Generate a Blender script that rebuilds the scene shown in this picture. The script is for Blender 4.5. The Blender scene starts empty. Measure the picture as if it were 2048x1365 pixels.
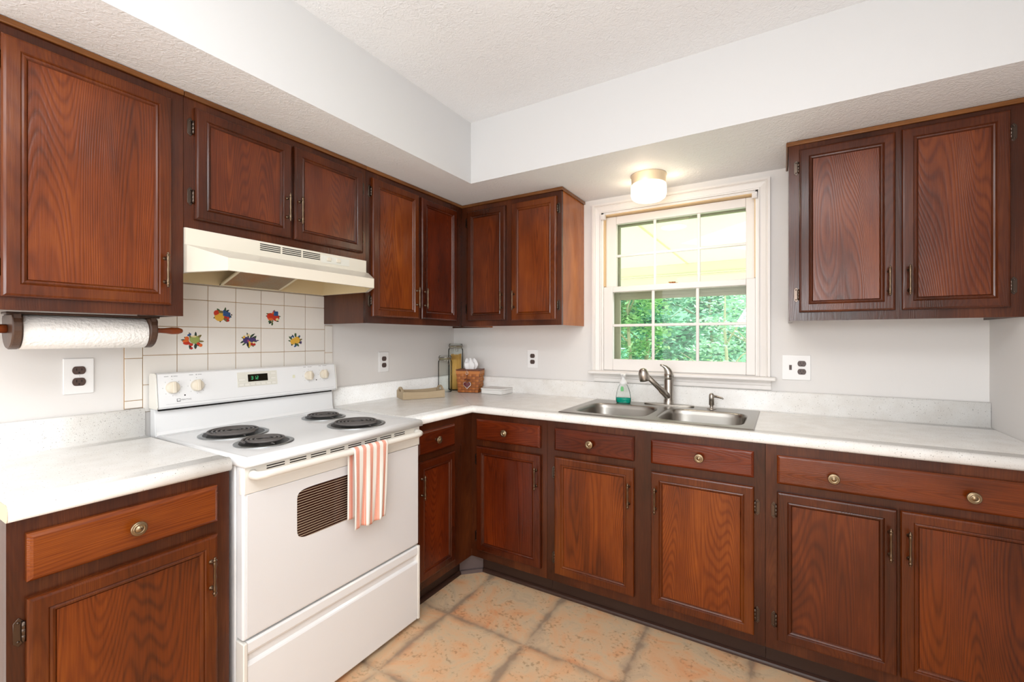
import bpy, bmesh, math, random
from mathutils import Vector, Matrix, noise
R = math.radians
PI = math.pi
C = bpy.context.scene.collection
S = bpy.context.scene
random.seed(7)

# ------------------------------------------------------------------ camera, world, lights, exposure
W, H_CEIL, Z_SOF = 2.7807, 2.4426, 2.115      # right wall x, ceiling and soffit heights
cam_d = bpy.data.cameras.new('camera'); cam = bpy.data.objects.new('camera', cam_d); C.objects.link(cam)
cam.location = (2.0581, -2.5734, 1.2764)
cam.rotation_euler = (PI / 2, 0, 0.5446)
cam_d.sensor_width = 36; cam_d.lens = 893.39 / 2048 * 36
cam_d.shift_x = -(1024.73 - 1024) / 2048; cam_d.shift_y = (677.64 - 682.5) / 2048
cam_d.clip_start = 0.02
S.camera = cam
S.view_settings.view_transform = 'Standard'; S.view_settings.look = 'None'
S.cycles.transparent_max_bounces = 32; S.view_settings.exposure = 0.06; S.view_settings.gamma = 1.0; S.view_settings.use_curve_mapping = False

world = bpy.data.worlds.new('world'); S.world = world; world.use_nodes = True
bg = world.node_tree.nodes['Background']; bg.inputs[0].default_value = (0.93, 0.97, 1.0, 1); bg.inputs[1].default_value = 2.6

def area(name, loc, aim, sx, sy, power, col=(1, 1, 1)):
    d = bpy.data.lights.new(name, 'AREA'); d.shape = 'RECTANGLE'; d.size = sx; d.size_y = sy
    d.energy = power; d.color = col
    o = bpy.data.objects.new(name, d); C.objects.link(o); o.location = loc
    o.rotation_euler = (Vector(aim) - Vector(loc)).to_track_quat('-Z', 'Y').to_euler()
    return o
sun_d = bpy.data.lights.new('sun', 'SUN'); sun_d.energy = 2.4; sun_d.angle = R(1)
sun = bpy.data.objects.new('sun', sun_d); C.objects.link(sun); sun.rotation_euler = (R(38), R(-12), R(150)); sun.location = (0, 6, 8)
area('rear_fill_light', (1.55, -4.72, 1.25), (1.3, 0, 1.2), 2.3, 2.0, 42, (0.93, 0.97, 1.0))  # unseen soft fill added behind the camera; the wall there has no door
area('ceiling_fill_light', (1.9, -2.75, 2.40), (1.85, -2.7, 0), 1.5, 1.0, 26, (0.96, 0.98, 1.0))  # unseen fill added overhead to brighten the room; no fixture is modelled
area('bounced_flash', (1.9, -2.9, 1.55), (1.7, -2.3, 2.44), 0.5, 0.5, 16, (0.93, 0.97, 1.0))
area('side_window_daylight', (2.76, -3.2, 1.35), (0, -2.0, 1.3), 1.5, 1.5, 10, (0.95, 0.98, 1.0))

# ------------------------------------------------------------------ materials
def srgb(r, g, b):
    f = lambda v: (v / 255) / 12.92 if v / 255 <= 0.04045 else ((v / 255 + 0.055) / 1.055) ** 2.4
    return (f(r), f(g), f(b), 1)
MATS = {}
def mat(name, col, rough=0.5, metal=0.0, spec=0.5, bump=None, coat=0, trans=0, emis=None, emis_s=0, ior=1.45, alpha=None, sheen=0):
    if name in MATS: return MATS[name]
    m = bpy.data.materials.new(name); m.use_nodes = True; nt = m.node_tree; b = nt.nodes['Principled BSDF']
    b.inputs['Base Color'].default_value = srgb(*col); b.inputs['Roughness'].default_value = rough
    b.inputs['Metallic'].default_value = metal; b.inputs['Specular IOR Level'].default_value = spec
    b.inputs['Coat Weight'].default_value = coat; b.inputs['Coat Roughness'].default_value = 0.12
    b.inputs['Transmission Weight'].default_value = trans; b.inputs['IOR'].default_value = ior
    b.inputs['Sheen Weight'].default_value = sheen
    if alpha is not None: b.inputs['Alpha'].default_value = alpha
    if emis: b.inputs['Emission Color'].default_value = srgb(*emis); b.inputs['Emission Strength'].default_value = emis_s
    if bump:
        sc, st, det = bump
        tc = nt.nodes.new('ShaderNodeTexCoord'); n = nt.nodes.new('ShaderNodeTexNoise'); n.inputs['Scale'].default_value = sc; n.inputs['Detail'].default_value = det
        bp = nt.nodes.new('ShaderNodeBump'); bp.inputs['Strength'].default_value = st; bp.inputs['Distance'].default_value = 0.004
        nt.links.new(tc.outputs['Object'], n.inputs['Vector']); nt.links.new(n.outputs['Fac'], bp.inputs['Height']); nt.links.new(bp.outputs['Normal'], b.inputs['Normal'])
    MATS[name] = m
    return m
def ramp(nt, stops):
    r = nt.nodes.new('ShaderNodeValToRGB'); e = r.color_ramp.elements
    e[0].position, e[0].color = stops[0][0], stops[0][1]; e[1].position, e[1].color = stops[-1][0], stops[-1][1]
    for p, c in stops[1:-1]:
        x = e.new(p); x.color = c
    return r
def N(nt, t, **kw):
    n = nt.nodes.new(t)
    for k, v in kw.items(): setattr(n, k, v)
    return n
def mth(nt, op, a, b=None, c=None):
    n = nt.nodes.new('ShaderNodeMath'); n.operation = op
    for i, v in enumerate((a, b, c)):
        if v is None: continue
        if isinstance(v, (int, float)): n.inputs[i].default_value = v
        else: nt.links.new(v, n.inputs[i])
    return n.outputs[0]
def wood(name, dark, mid, light, along='Z', rough=0.22, figure=1.0, blotch=0.5):
    """stained oak: stretched grain lines, cathedral figure, fine pores and big tonal patches"""
    if name in MATS: return MATS[name]
    m = bpy.data.materials.new(name); m.use_nodes = True; nt = m.node_tree; L = nt.links.new; b = nt.nodes['Principled BSDF']
    tc = N(nt, 'ShaderNodeTexCoord'); oi = N(nt, 'ShaderNodeObjectInfo')
    off = N(nt, 'ShaderNodeVectorMath', operation='SCALE'); off.inputs[0].default_value = (13.1, 7.7, 9.3); L(oi.outputs['Random'], off.inputs['Scale'])
    add = N(nt, 'ShaderNodeVectorMath', operation='ADD'); L(tc.outputs['Object'], add.inputs[0]); L(off.outputs[0], add.inputs[1])
    def mp(across, al):
        k = N(nt, 'ShaderNodeMapping'); sc = [across] * 3; sc['XYZ'.index(along)] = al; k.inputs['Scale'].default_value = sc
        L(add.outputs[0], k.inputs['Vector']); return k.outputs[0]
    n1 = N(nt, 'ShaderNodeTexNoise'); n1.inputs['Scale'].default_value = 1; n1.inputs['Detail'].default_value = 2; n1.inputs['Distortion'].default_value = 0.12; L(mp(3.0, .26), n1.inputs['Vector'])
    ph_ = mth(nt, 'MULTIPLY', n1.outputs['Fac'], 860.0)
    rings = mth(nt, 'ADD', mth(nt, 'MULTIPLY', mth(nt, 'SINE', ph_), .5), .5)
    lines = mth(nt, 'POWER', rings, 2.2)
    n2 = N(nt, 'ShaderNodeTexNoise'); n2.inputs['Scale'].default_value = 1; n2.inputs['Detail'].default_value = 3; L(mp(300, 10), n2.inputs['Vector'])
    n3 = N(nt, 'ShaderNodeTexNoise'); n3.inputs['Scale'].default_value = 1; n3.inputs['Detail'].default_value = 4; n3.inputs['Roughness'].default_value = .55; L(mp(5.5, 1.6), n3.inputs['Vector'])
    f = mth(nt, 'ADD', .46, mth(nt, 'MULTIPLY', mth(nt, 'SUBTRACT', n3.outputs['Fac'], 0.5), 2.6 * blotch))
    f = mth(nt, 'SUBTRACT', f, mth(nt, 'MULTIPLY', lines, 0.17 * figure))
    f = mth(nt, 'ADD', f, mth(nt, 'MULTIPLY', mth(nt, 'SUBTRACT', n2.outputs['Fac'], .5), 0.40))
    f = mth(nt, 'ADD', f, mth(nt, 'MULTIPLY', mth(nt, 'SUBTRACT', oi.outputs['Random'], 0.5), 0.12))
    r = ramp(nt, [(0.05, srgb(*dark)), (0.45, srgb(*mid)), (0.85, srgb(*light))]); L(f, r.inputs[0]); L(r.outputs[0], b.inputs['Base Color'])
    b.inputs['Specular IOR Level'].default_value = 0.42
    rr = mth(nt, 'ADD', rough - 0.09, mth(nt, 'MULTIPLY', n3.outputs['Fac'], 0.18)); L(rr, b.inputs['Roughness'])
    bp = N(nt, 'ShaderNodeBump'); bp.inputs['Strength'].default_value = 0.35; bp.inputs['Distance'].default_value = 0.0007
    L(mth(nt, 'ADD', mth(nt, 'MULTIPLY', lines, -0.6 * figure), mth(nt, 'MULTIPLY', n2.outputs['Fac'], .8)), bp.inputs['Height']); L(bp.outputs[0], b.inputs['Normal'])
    MATS[name] = m
    return m
# stain tones
FRAME_D = dict(dark=(44, 19, 8), mid=(70, 31, 13), light=(104, 52, 22))
T_RED = dict(dark=(54, 16, 4), mid=(90, 31, 7), light=(124, 50, 13))
T_ORA = dict(dark=(66, 26, 5), mid=(110, 47, 9), light=(146, 74, 18))
T_BRO = dict(dark=(56, 22, 7), mid=(92, 38, 11), light=(128, 62, 21))
w_frame_v = wood('wood_face_frame_upright', along='Z', figure=.4, **FRAME_D)
w_body = wood('wood_cabinet_side', dark=(106, 52, 14), mid=(158, 88, 34), light=(194, 120, 56), along='Z', figure=.5)
w_body_dark = wood('wood_cabinet_side_dark', dark=(48, 24, 12), mid=(76, 40, 22), light=(98, 54, 32), along='Z', figure=.3)
w_trim = wood('wood_top_moulding', dark=(84, 48, 20), mid=(120, 74, 36), light=(150, 98, 52), along='X', figure=.4)
w_toe = mat('toe_kick_brown', (52, 32, 24), 0.4)
TONES = {}
for k, t in (('red', T_RED), ('orange', T_ORA), ('brown', T_BRO)):
    dk = {a: tuple(int(v * .82) for v in c) for a, c in t.items()}
    TONES[k] = (wood('wood_door_frame_' + k, along='Z', figure=.6, **dk), wood('wood_door_panel_' + k, along='Z', figure=1.0, **t), wood('wood_drawer_' + k, along='X', figure=.8, **t))
m_bronze = mat('antique_bronze', (112, 94, 76), 0.28, metal=1)
m_brass = mat('antique_brass', (150, 132, 106), 0.3, metal=1)
m_hinge = mat('dark_bronze_hinge', (92, 80, 72), 0.25, metal=1)
m_steel = mat('brushed_nickel', (176, 170, 162), 0.28, metal=1)
m_sink = mat('stainless_steel', (160, 156, 150), 0.3, metal=1)
m_dark = mat('black_gap', (14, 12, 11), 0.6)
m_wall = mat('wall_paint_pale_grey', (232, 229, 226), 0.75, spec=.2, bump=(60, .05, 2))
m_soffit = mat('soffit_face_paint', (212, 212, 212), 0.75, spec=.2)
m_white = mat('white_semi_gloss_trim', (236, 232, 228), 0.35)
m_enamel = mat('white_enamel', (238, 239, 240), 0.16, spec=.5)
m_cream = mat('cream_enamel', (234, 231, 223), 0.3)
m_bisque = mat('bisque_plastic', (226, 216, 198), 0.35)
m_plate = mat('white_plastic_plate', (244, 243, 242), 0.35)
m_recept = mat('brown_receptacle', (84, 66, 60), 0.35)
m_slot = mat('receptacle_slots', (14, 10, 9), 0.5)
m_coil = mat('charcoal_coil', (92, 88, 86), 0.5)
m_bowl = mat('drip_bowl', (18, 18, 19), 0.4)
m_ring = mat('drip_bowl_ring', (150, 154, 156), 0.3, metal=.9)

def textured_ceiling():
    m = bpy.data.materials.new('textured_ceiling_paint'); m.use_nodes = True; nt = m.node_tree; L = nt.links.new; b = nt.nodes['Principled BSDF']
    b.inputs['Base Color'].default_value = srgb(240, 242, 244); b.inputs['Roughness'].default_value = .6; b.inputs['Specular IOR Level'].default_value = .35
    tc = N(nt, 'ShaderNodeTexCoord'); n = N(nt, 'ShaderNodeTexNoise'); n.inputs['Scale'].default_value = 55; n.inputs['Detail'].default_value = 4; n.inputs['Distortion'].default_value = 1.6
    n2 = N(nt, 'ShaderNodeTexNoise'); n2.inputs['Scale'].default_value = 5; n2.inputs['Detail'].default_value = 1
    L(tc.outputs['Object'], n.inputs['Vector']); L(tc.outputs['Object'], n2.inputs['Vector'])
    h = mth(nt, 'MULTIPLY', n.outputs['Fac'], mth(nt, 'ADD', 0.4, n2.outputs['Fac']))
    bp = N(nt, 'ShaderNodeBump'); bp.inputs['Strength'].default_value = .6; bp.inputs['Distance'].default_value = .006
    L(h, bp.inputs['Height']); L(bp.outputs[0], b.inputs['Normal']); return m
m_ceil = textured_ceiling()

def counter_mat():
    m = bpy.data.materials.new('speckled_white_laminate'); m.use_nodes = True; nt = m.node_tree; L = nt.links.new; b = nt.nodes['Principled BSDF']
    tc = N(nt, 'ShaderNodeTexCoord')
    def specks(scale, lo, hi):
        v = N(nt, 'ShaderNodeTexVoronoi'); v.inputs['Scale'].default_value = scale; L(tc.outputs['Object'], v.inputs['Vector'])
        sep = N(nt, 'ShaderNodeSeparateColor'); L(v.outputs['Color'], sep.inputs[0])
        pick = mth(nt, 'GREATER_THAN', sep.outputs[0], hi)
        near = mth(nt, 'LESS_THAN', v.outputs['Distance'], lo)
        return mth(nt, 'MULTIPLY', pick, near)
    s1 = specks(190, .24, .90); s2 = specks(420, .34, .84)
    n = N(nt, 'ShaderNodeTexNoise'); n.inputs['Scale'].default_value = 14; n.inputs['Detail'].default_value = 6; L(tc.outputs['Object'], n.inputs['Vector'])
    r = ramp(nt, [(.3, srgb(234, 231, 226)), (.7, srgb(244, 243, 240))]); L(n.outputs['Fac'], r.inputs[0])
    mx = N(nt, 'ShaderNodeMix', data_type='RGBA'); L(mth(nt, 'MULTIPLY', s2, .55), mx.inputs[0]); L(r.outputs[0], mx.inputs[6]); mx.inputs[7].default_value = srgb(178, 170, 160)
    m2 = N(nt, 'ShaderNodeMix', data_type='RGBA'); L(mth(nt, 'MULTIPLY', s1, .75), m2.inputs[0]); L(mx.outputs[2], m2.inputs[6]); m2.inputs[7].default_value = srgb(120, 112, 104)
    L(m2.outputs[2], b.inputs['Base Color']); b.inputs['Roughness'].default_value = .24; b.inputs['Specular IOR Level'].default_value = .45
    return m
m_counter = counter_mat()

def floor_mat():
    m = bpy.data.materials.new('stone_pattern_vinyl'); m.use_nodes = True; nt = m.node_tree; L = nt.links.new; b = nt.nodes['Principled BSDF']
    tc = N(nt, 'ShaderNodeTexCoord')
    nz = N(nt, 'ShaderNodeTexNoise'); nz.inputs['Scale'].default_value = 7; nz.inputs['Detail'].default_value = 3; L(tc.outputs['Object'], nz.inputs['Vector'])
    sub = N(nt, 'ShaderNodeVectorMath', operation='SUBTRACT'); L(nz.outputs['Color'], sub.inputs[0]); sub.inputs[1].default_value = (.5, .5, .5)
    sc = N(nt, 'ShaderNodeVectorMath', operation='SCALE'); L(sub.outputs[0], sc.inputs[0]); sc.inputs['Scale'].default_value = .035
    ad = N(nt, 'ShaderNodeVectorMath', operation='ADD'); L(tc.outputs['Object'], ad.inputs[0]); L(sc.outputs[0], ad.inputs[1])
    sp = N(nt, 'ShaderNodeSeparateXYZ'); L(ad.outputs[0], sp.inputs[0])
    def edge(o, org, per):
        q = mth(nt, 'DIVIDE', mth(nt, 'SUBTRACT', o, org), per)
        fr = mth(nt, 'FRACT', q); return mth(nt, 'MULTIPLY', mth(nt, 'MINIMUM', fr, mth(nt, 'SUBTRACT', 1.0, fr)), per), mth(nt, 'FLOOR', q)
    ex, ix = edge(sp.outputs[0], .735 - 4.1, .409); ey, iy = edge(sp.outputs[1], -.957 - 4.1, .41)
    e = mth(nt, 'MINIMUM', ex, ey)
    nw = N(nt, 'ShaderNodeTexNoise'); nw.inputs['Scale'].default_value = 9; nw.inputs['Detail'].default_value = 5; L(tc.outputs['Object'], nw.inputs['Vector'])
    ew = mth(nt, 'ADD', e, mth(nt, 'MULTIPLY', mth(nt, 'SUBTRACT', nw.outputs['Fac'], .5), .075))
    gr = ramp(nt, [(.0, (1, 1, 1, 1)), (.006, (.7, .7, .7, 1)), (.014, (.35, .35, .35, 1)), (.034, (0, 0, 0, 1))]); L(ew, gr.inputs[0])
    n1 = N(nt, 'ShaderNodeTexNoise'); n1.inputs['Scale'].default_value = 5.2; n1.inputs['Detail'].default_value = 7; n1.inputs['Roughness'].default_value = .62; n1.inputs['Distortion'].default_value = 1.4
    cmb = N(nt, 'ShaderNodeCombineXYZ'); L(ix, cmb.inputs[0]); L(iy, cmb.inputs[1])
    wn = N(nt, 'ShaderNodeTexWhiteNoise'); L(cmb.outputs[0], wn.inputs['Vector'])
    off = N(nt, 'ShaderNodeVectorMath', operation='ADD'); L(tc.outputs['Object'], off.inputs[0]); L(wn.outputs['Color'], off.inputs[1]); L(off.outputs[0], n1.inputs['Vector'])
    r = ramp(nt, [(.30, srgb(190, 166, 140)), (.42, srgb(212, 184, 150)), (.54, srgb(220, 178, 138)), (.70, srgb(222, 158, 112))]); L(n1.outputs['Fac'], r.inputs[0])
    nf = N(nt, 'ShaderNodeTexNoise'); nf.inputs['Scale'].default_value = 75; nf.inputs['Detail'].default_value = 6; L(tc.outputs['Object'], nf.inputs['Vector'])
    nm = N(nt, 'ShaderNodeTexNoise'); nm.inputs['Scale'].default_value = 12; nm.inputs['Detail'].default_value = 3; nm.inputs['Distortion'].default_value = 1.5; L(tc.outputs['Object'], nm.inputs['Vector'])
    sr = ramp(nt, [(.28, (.60, .55, .49, 1)), (.46, (1, 1, 1, 1))]); L(mth(nt, 'ADD', nf.outputs['Fac'], mth(nt, 'MULTIPLY', mth(nt, 'SUBTRACT', nm.outputs['Fac'], .44), .9)), sr.inputs[0])
    mu = N(nt, 'ShaderNodeMix', data_type='RGBA', blend_type='MULTIPLY'); mu.inputs[0].default_value = .8; L(r.outputs[0], mu.inputs[6]); L(sr.outputs[0], mu.inputs[7])
    mx = N(nt, 'ShaderNodeMix', data_type='RGBA'); L(mth(nt, 'MULTIPLY', gr.outputs[0], .8), mx.inputs[0]); L(mu.outputs[2], mx.inputs[6]); mx.inputs[7].default_value = srgb(142, 122, 104)
    L(mx.outputs[2], b.inputs['Base Color']); b.inputs['Roughness'].default_value = .5; b.inputs['Specular IOR Level'].default_value = .35
    bp = N(nt, 'ShaderNodeBump'); bp.inputs['Strength'].default_value = .35; bp.inputs['Distance'].default_value = .003
    L(mth(nt, 'SUBTRACT', mth(nt, 'MULTIPLY', nf.outputs['Fac'], .4), gr.outputs[0]), bp.inputs['Height']); L(bp.outputs[0], b.inputs['Normal'])
    return m
m_floor = floor_mat()

# ------------------------------------------------------------------ mesh helpers
class MB:
    """collects shapes into one mesh, with optional material slots"""
    def __init__(s): s.bm = bmesh.new(); s.mi = 0
    def _tag(s, fs, smooth=False):
        for f in fs: f.material_index = s.mi; f.smooth = smooth
    def box(s, x0, x1, y0, y1, z0, z1, bev=0, seg=2):
        vs = [s.bm.verts.new((x, y, z)) for x in (x0, x1) for y in (y0, y1) for z in (z0, z1)]
        idx = [(0, 1, 3, 2), (4, 6, 7, 5), (0, 4, 5, 1), (2, 3, 7, 6), (0, 2, 6, 4), (1, 5, 7, 3)]
        fs = [s.bm.faces.new([vs[i] for i in q]) for q in idx]
        s._tag(fs)
        if bev:
            es = list({e for f in fs for e in f.edges})
            r = bmesh.ops.bevel(s.bm, geom=es, offset=bev, segments=seg, affect='EDGES', profile=.5, clamp_overlap=True)
            s._tag(r['faces'], seg > 1)
        return s
    def prism(s, pts, a0, a1, axis='y', bev=0):
        """polygon pts (u,v) extruded along axis; axis y: (x,z), axis x: (y,z), axis z: (x,y)"""
        mk = {'y': lambda u, v, a: (u, a, v), 'x': lambda u, v, a: (a, u, v), 'z': lambda u, v, a: (u, v, a)}[axis]
        A = [s.bm.verts.new(mk(u, v, a0)) for u, v in pts]; B = [s.bm.verts.new(mk(u, v, a1)) for u, v in pts]
        n = len(pts); fs = [s.bm.faces.new(A), s.bm.faces.new(B[::-1])]
        for i in range(n): fs.append(s.bm.faces.new([A[i], B[i], B[(i + 1) % n], A[(i + 1) % n]]))
        s._tag(fs)
        if bev:
            es = [e for e in {e for f in fs[:2] for e in f.edges}]
            r = bmesh.ops.bevel(s.bm, geom=es, offset=bev, segments=2, affect='EDGES', clamp_overlap=True); s._tag(r['faces'], True)
        return s
    def lathe(s, prof, c=(0, 0, 0), n=32, M=None, closed=False):
        """profile (r,z) spun around z; M optional matrix"""
        M = M or Matrix.Translation(c)
        rings = []
        for r, z in prof:
            if r < 1e-6: rings.append([s.bm.verts.new(M @ Vector((0, 0, z)))])
            else: rings.append([s.bm.verts.new(M @ Vector((r * math.cos(2 * PI * i / n), r * math.sin(2 * PI * i / n), z))) for i in range(n)])
        fs = []
        for a, b in zip(rings, rings[1:]):
            for i in range(n):
                j = (i + 1) % n
                if len(a) == 1 and len(b) == 1: continue
                if len(a) == 1: fs.append(s.bm.faces.new([a[0], b[j], b[i]]))
                elif len(b) == 1: fs.append(s.bm.faces.new([a[i], a[j], b[0]]))
                else: fs.append(s.bm.faces.new([a[i], a[j], b[j], b[i]]))
        s._tag(fs, True); return s
    def tube(s, pts, r, n=12, caps=True, closed=False):
        pts = [Vector(p) for p in pts]; rr = r if isinstance(r, (list, tuple)) else [r] * len(pts)
        rings = []; up = Vector((0, 0, 1)); m = len(pts)
        for i, p in enumerate(pts):
            if closed: t = pts[(i + 1) % m] - pts[i - 1]
            else: t = pts[min(i + 1, m - 1)] - pts[max(i - 1, 0)]
            t.normalize()
            if i == 0: a = t.cross(up) if abs(t.dot(up)) < .95 else t.cross(Vector((1, 0, 0)))
            else: a = a - t * a.dot(t)
            a.normalize(); b = t.cross(a)
            rings.append([s.bm.verts.new(p + (a * math.cos(2 * PI * k / n) + b * math.sin(2 * PI * k / n)) * rr[i]) for k in range(n)])
        fs = []
        prs = list(zip(rings, rings[1:])) + ([(rings[-1], rings[0])] if closed else [])
        for A, B in prs:
            for k in range(n): fs.append(s.bm.faces.new([A[k], A[(k + 1) % n], B[(k + 1) % n], B[k]]))
        s._tag(fs, True)
        if caps and not closed: s._tag([s.bm.faces.new(rings[0][::-1]), s.bm.faces.new(rings[-1])])
        return s
    def grid(s, P):
        """P[i][j] points -> quad sheet"""
        V = [[s.bm.verts.new(p) for p in row] for row in P]
        fs = [s.bm.faces.new([V[i][j], V[i + 1][j], V[i + 1][j + 1], V[i][j + 1]]) for i in range(len(V) - 1) for j in range(len(V[0]) - 1)]
        s._tag(fs, True); return s
    def quad(s, *p):
        s._tag([s.bm.faces.new([s.bm.verts.new(q) for q in p])]); return s
    def blob(s, c, r, seg=10):
        g = bmesh.ops.create_uvsphere(s.bm, u_segments=seg, v_segments=max(4, seg // 2 + 1), radius=1)
        for v in g['verts']: v.co = Vector((v.co.x * r[0] + c[0], v.co.y * r[1] + c[1], v.co.z * r[2] + c[2]))
        s._tag({f for v in g['verts'] for f in v.link_faces}, True); return s
    def build(s, name, mats, parent=None, loc=None, normals=True):
        if normals: bmesh.ops.recalc_face_normals(s.bm, faces=s.bm.faces)
        me = bpy.data.meshes.new(name); s.bm.to_mesh(me); s.bm.free()
        for m in (mats if isinstance(mats, (list, tuple)) else [mats]): me.materials.append(m)
        o = bpy.data.objects.new(name, me); C.objects.link(o)
        if parent: o.parent = parent
        if loc: o.location = loc
        return o
def tag(o, label=None, cat=None, group=None, kind=None):
    if label: o['label'] = label
    if cat: o['category'] = cat
    if group: o['group'] = group
    if kind: o['kind'] = kind
    return o
def thing(name, label, cat, loc=(0, 0, 0), rz=0, group=None, kind=None):
    o = bpy.data.objects.new(name, None); C.objects.link(o); o.location = loc; o.rotation_euler = (0, 0, rz); o.empty_display_size = .05
    return tag(o, label, cat, group, kind)
def struct(o): o['kind'] = 'structure'; return o
def copy_tree(o, parent=None):
    c = o.copy(); C.objects.link(c)
    if parent: c.parent = parent
    for ch in list(o.children): copy_tree(ch, c)
    return c

# ------------------------------------------------------------------ room shell
YB = -4.8
struct(MB().box(-.12, W + .12, YB - .12, .14, -.08, 0).build('floor', m_floor))
struct(MB().box(-.12, 0, YB, .14, 0, H_CEIL).build('wall_left', m_wall))
# back wall with window opening
wo = (1.126, 1.951, 1.075, 2.028)
b = MB()
b.box(0, wo[0], 0, .14, 0, H_CEIL); b.box(wo[1], W, 0, .14, 0, H_CEIL)
b.box(wo[0], wo[1], 0, .14, 0, wo[2]); b.box(wo[0], wo[1], 0, .14, wo[3], H_CEIL)
struct(b.build('wall_back', m_wall))
struct(MB().box(W, W + .12, YB, .14, 0, H_CEIL).build('wall_right', m_wall))
struct(MB().box(-.12, W + .12, YB - .12, YB, 0, H_CEIL).build('wall_front', m_wall))
struct(MB().box(-.12, W + .12, YB - .12, .14, H_CEIL, H_CEIL + .1).build('ceiling', m_ceil))
# dropped soffit over the cabinets: smooth faces, textured underside
b = MB(); b.box(0, .614, YB, 0, Z_SOF, H_CEIL); b.box(.614, W, -.6225, 0, Z_SOF, H_CEIL)
o = b.build('soffit', [m_soffit, m_ceil]); struct(o)
for f in o.data.polygons:
    if f.normal.z < -.5: f.material_index = 1

# ------------------------------------------------------------------ cabinet hardware
def pull_handle(parent, x, z, yf):
    """turned vertical bar pull, 115 mm long; yf = front face of the door"""
    p = [(0, -.0575), (.0028, -.056), (.0038, -.0535), (.0026, -.051), (.0055, -.049), (.006, -.0465), (.0035, -.044), (.0045, -.041), (.0052, -.035), (.0042, -.030), (.0036, -.026),
         (.0032, -.012), (.0044, 0)]
    prof = p + [(r, -h) for r, h in p[-2::-1]]
    b = MB(); b.lathe(prof, (x, yf - .022, z), 14)
    for sz in (-.038, .038):
        b.lathe([(0, 0), (.0065, 0), (.006, .002), (.003, .004), (.003, .022)], n=12, M=Matrix.Translation((x, yf, z + sz)) @ Matrix.Rotation(PI / 2, 4, 'X'))
    return b.build('handle', m_bronze, parent)
def knob(parent, x, z, yf):
    M = Matrix.Translation((x, yf, z)) @ Matrix.Rotation(PI / 2, 4, 'X')
    prof = [(.007, 0), (.006, .012), (.013, .016), (.0178, .019), (.018, .022), (.0155, .0245), (.0135, .0225), (.0125, .0245), (.0105, .0255), (.0098, .0235), (.0075, .0245), (.0055, .0275), (0, .0288)]
    return MB().lathe(prof, n=28, M=M).build('knob', m_brass, parent)
def hinge(parent, x, z, yf, side):
    """pointed face-frame hinge leaf with knuckle; side = +1 door lies to the right"""
    b = MB(); w = .0085; h = .032
    b.prism([(x - w, z - h * .7), (x, z - h), (x + w, z - h * .7), (x + w, z + h * .7), (x, z + h), (x - w, z + h * .7)], yf - .0025, yf, 'y', bev=.0006)
    b.lathe([(0, -.023), (.004, -.022), (.0044, -.008), (.0036, -.007), (.0044, -.006), (.0044, .006), (.0036, .007), (.0044, .008), (.004, .022), (0, .023)], (x + side * .0075, yf - .006, z), 10)
    for dz in (-.021, .021): b.blob((x - side * .001, yf - .003, z + dz), (.0028, .0014, .0028), 8)
    return b.build('hinge', m_hinge, parent)
def door(parent, x0, x1, z0, z1, yf, tone, hside, hz):
    """overlay door with raised frame, inner moulding and flat panel; yf = cabinet face, door sticks out 19 mm"""
    t = .019; yo = yf - t
    fr, pa, _ = TONES[tone]
    # loops of the door face, from outer edge inward: (inset, y)
    loops = [(0, yf - .0005), (0, yf - t + .006), (.003, yf - t + .0015), (.008, yo), (.033, yo), (.036, yo + .0035), (.040, yo + .0015), (.0445, yo + .003), (.049, yo + .0095)]
    b = MB(); rings = []
    for ins, y in loops:
        rings.append([b.bm.verts.new(p) for p in ((x0 + ins, y, z0 + ins), (x1 - ins, y, z0 + ins), (x1 - ins, y, z1 - ins), (x0 + ins, y, z1 - ins))])
    for A, B in zip(rings, rings[1:]):
        for i in range(4): b.bm.faces.new([A[i], A[(i + 1) % 4], B[(i + 1) % 4], B[i]])
    b.bm.faces.new(rings[0][::-1])
    b.bm.faces.new(rings[-1])
    d = b.build('door', fr, parent)
    i = .0485
    MB().box(x0 + i, x1 - i, yo + .0075, yo + .0092, z0 + i, z1 - i).build('door_panel', pa, d)
    hx = x0 - .0105 if hside < 0 else x1 + .0105
    for z in hz: hinge(d, hx, z, yf, -hside)
    hy = (hz_pull(z0, z1))
    px = x1 - .0205 if hside < 0 else x0 + .0205
    pull_handle(d, px, hy, yo)
    return d
def hz_pull(z0, z1): return PULL[0]
PULL = [0]
def drawer(parent, x0, x1, z0, z1, yf, tone, knobs):
    b = MB(); t = .019
    loops = [(0, yf - .0005), (0, yf - t + .007), (.004, yf - t + .003), (.009, yf - t)]
    rings = []
    for ins, y in loops: rings.append([b.bm.verts.new(p) for p in ((x0 + ins, y, z0 + ins), (x1 - ins, y, z0 + ins), (x1 - ins, y, z1 - ins), (x0 + ins, y, z1 - ins))])
    for A, B in zip(rings, rings[1:]):
        for i in range(4): b.bm.faces.new([A[i], A[(i + 1) % 4], B[(i + 1) % 4], B[i]])
    b.bm.faces.new(rings[0][::-1]); b.bm.faces.new(rings[-1])
    d = b.build('drawer', TONES[tone][2], parent)
    for kx, kz in knobs: knob(d, kx, kz, yf - t)
    return d
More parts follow.
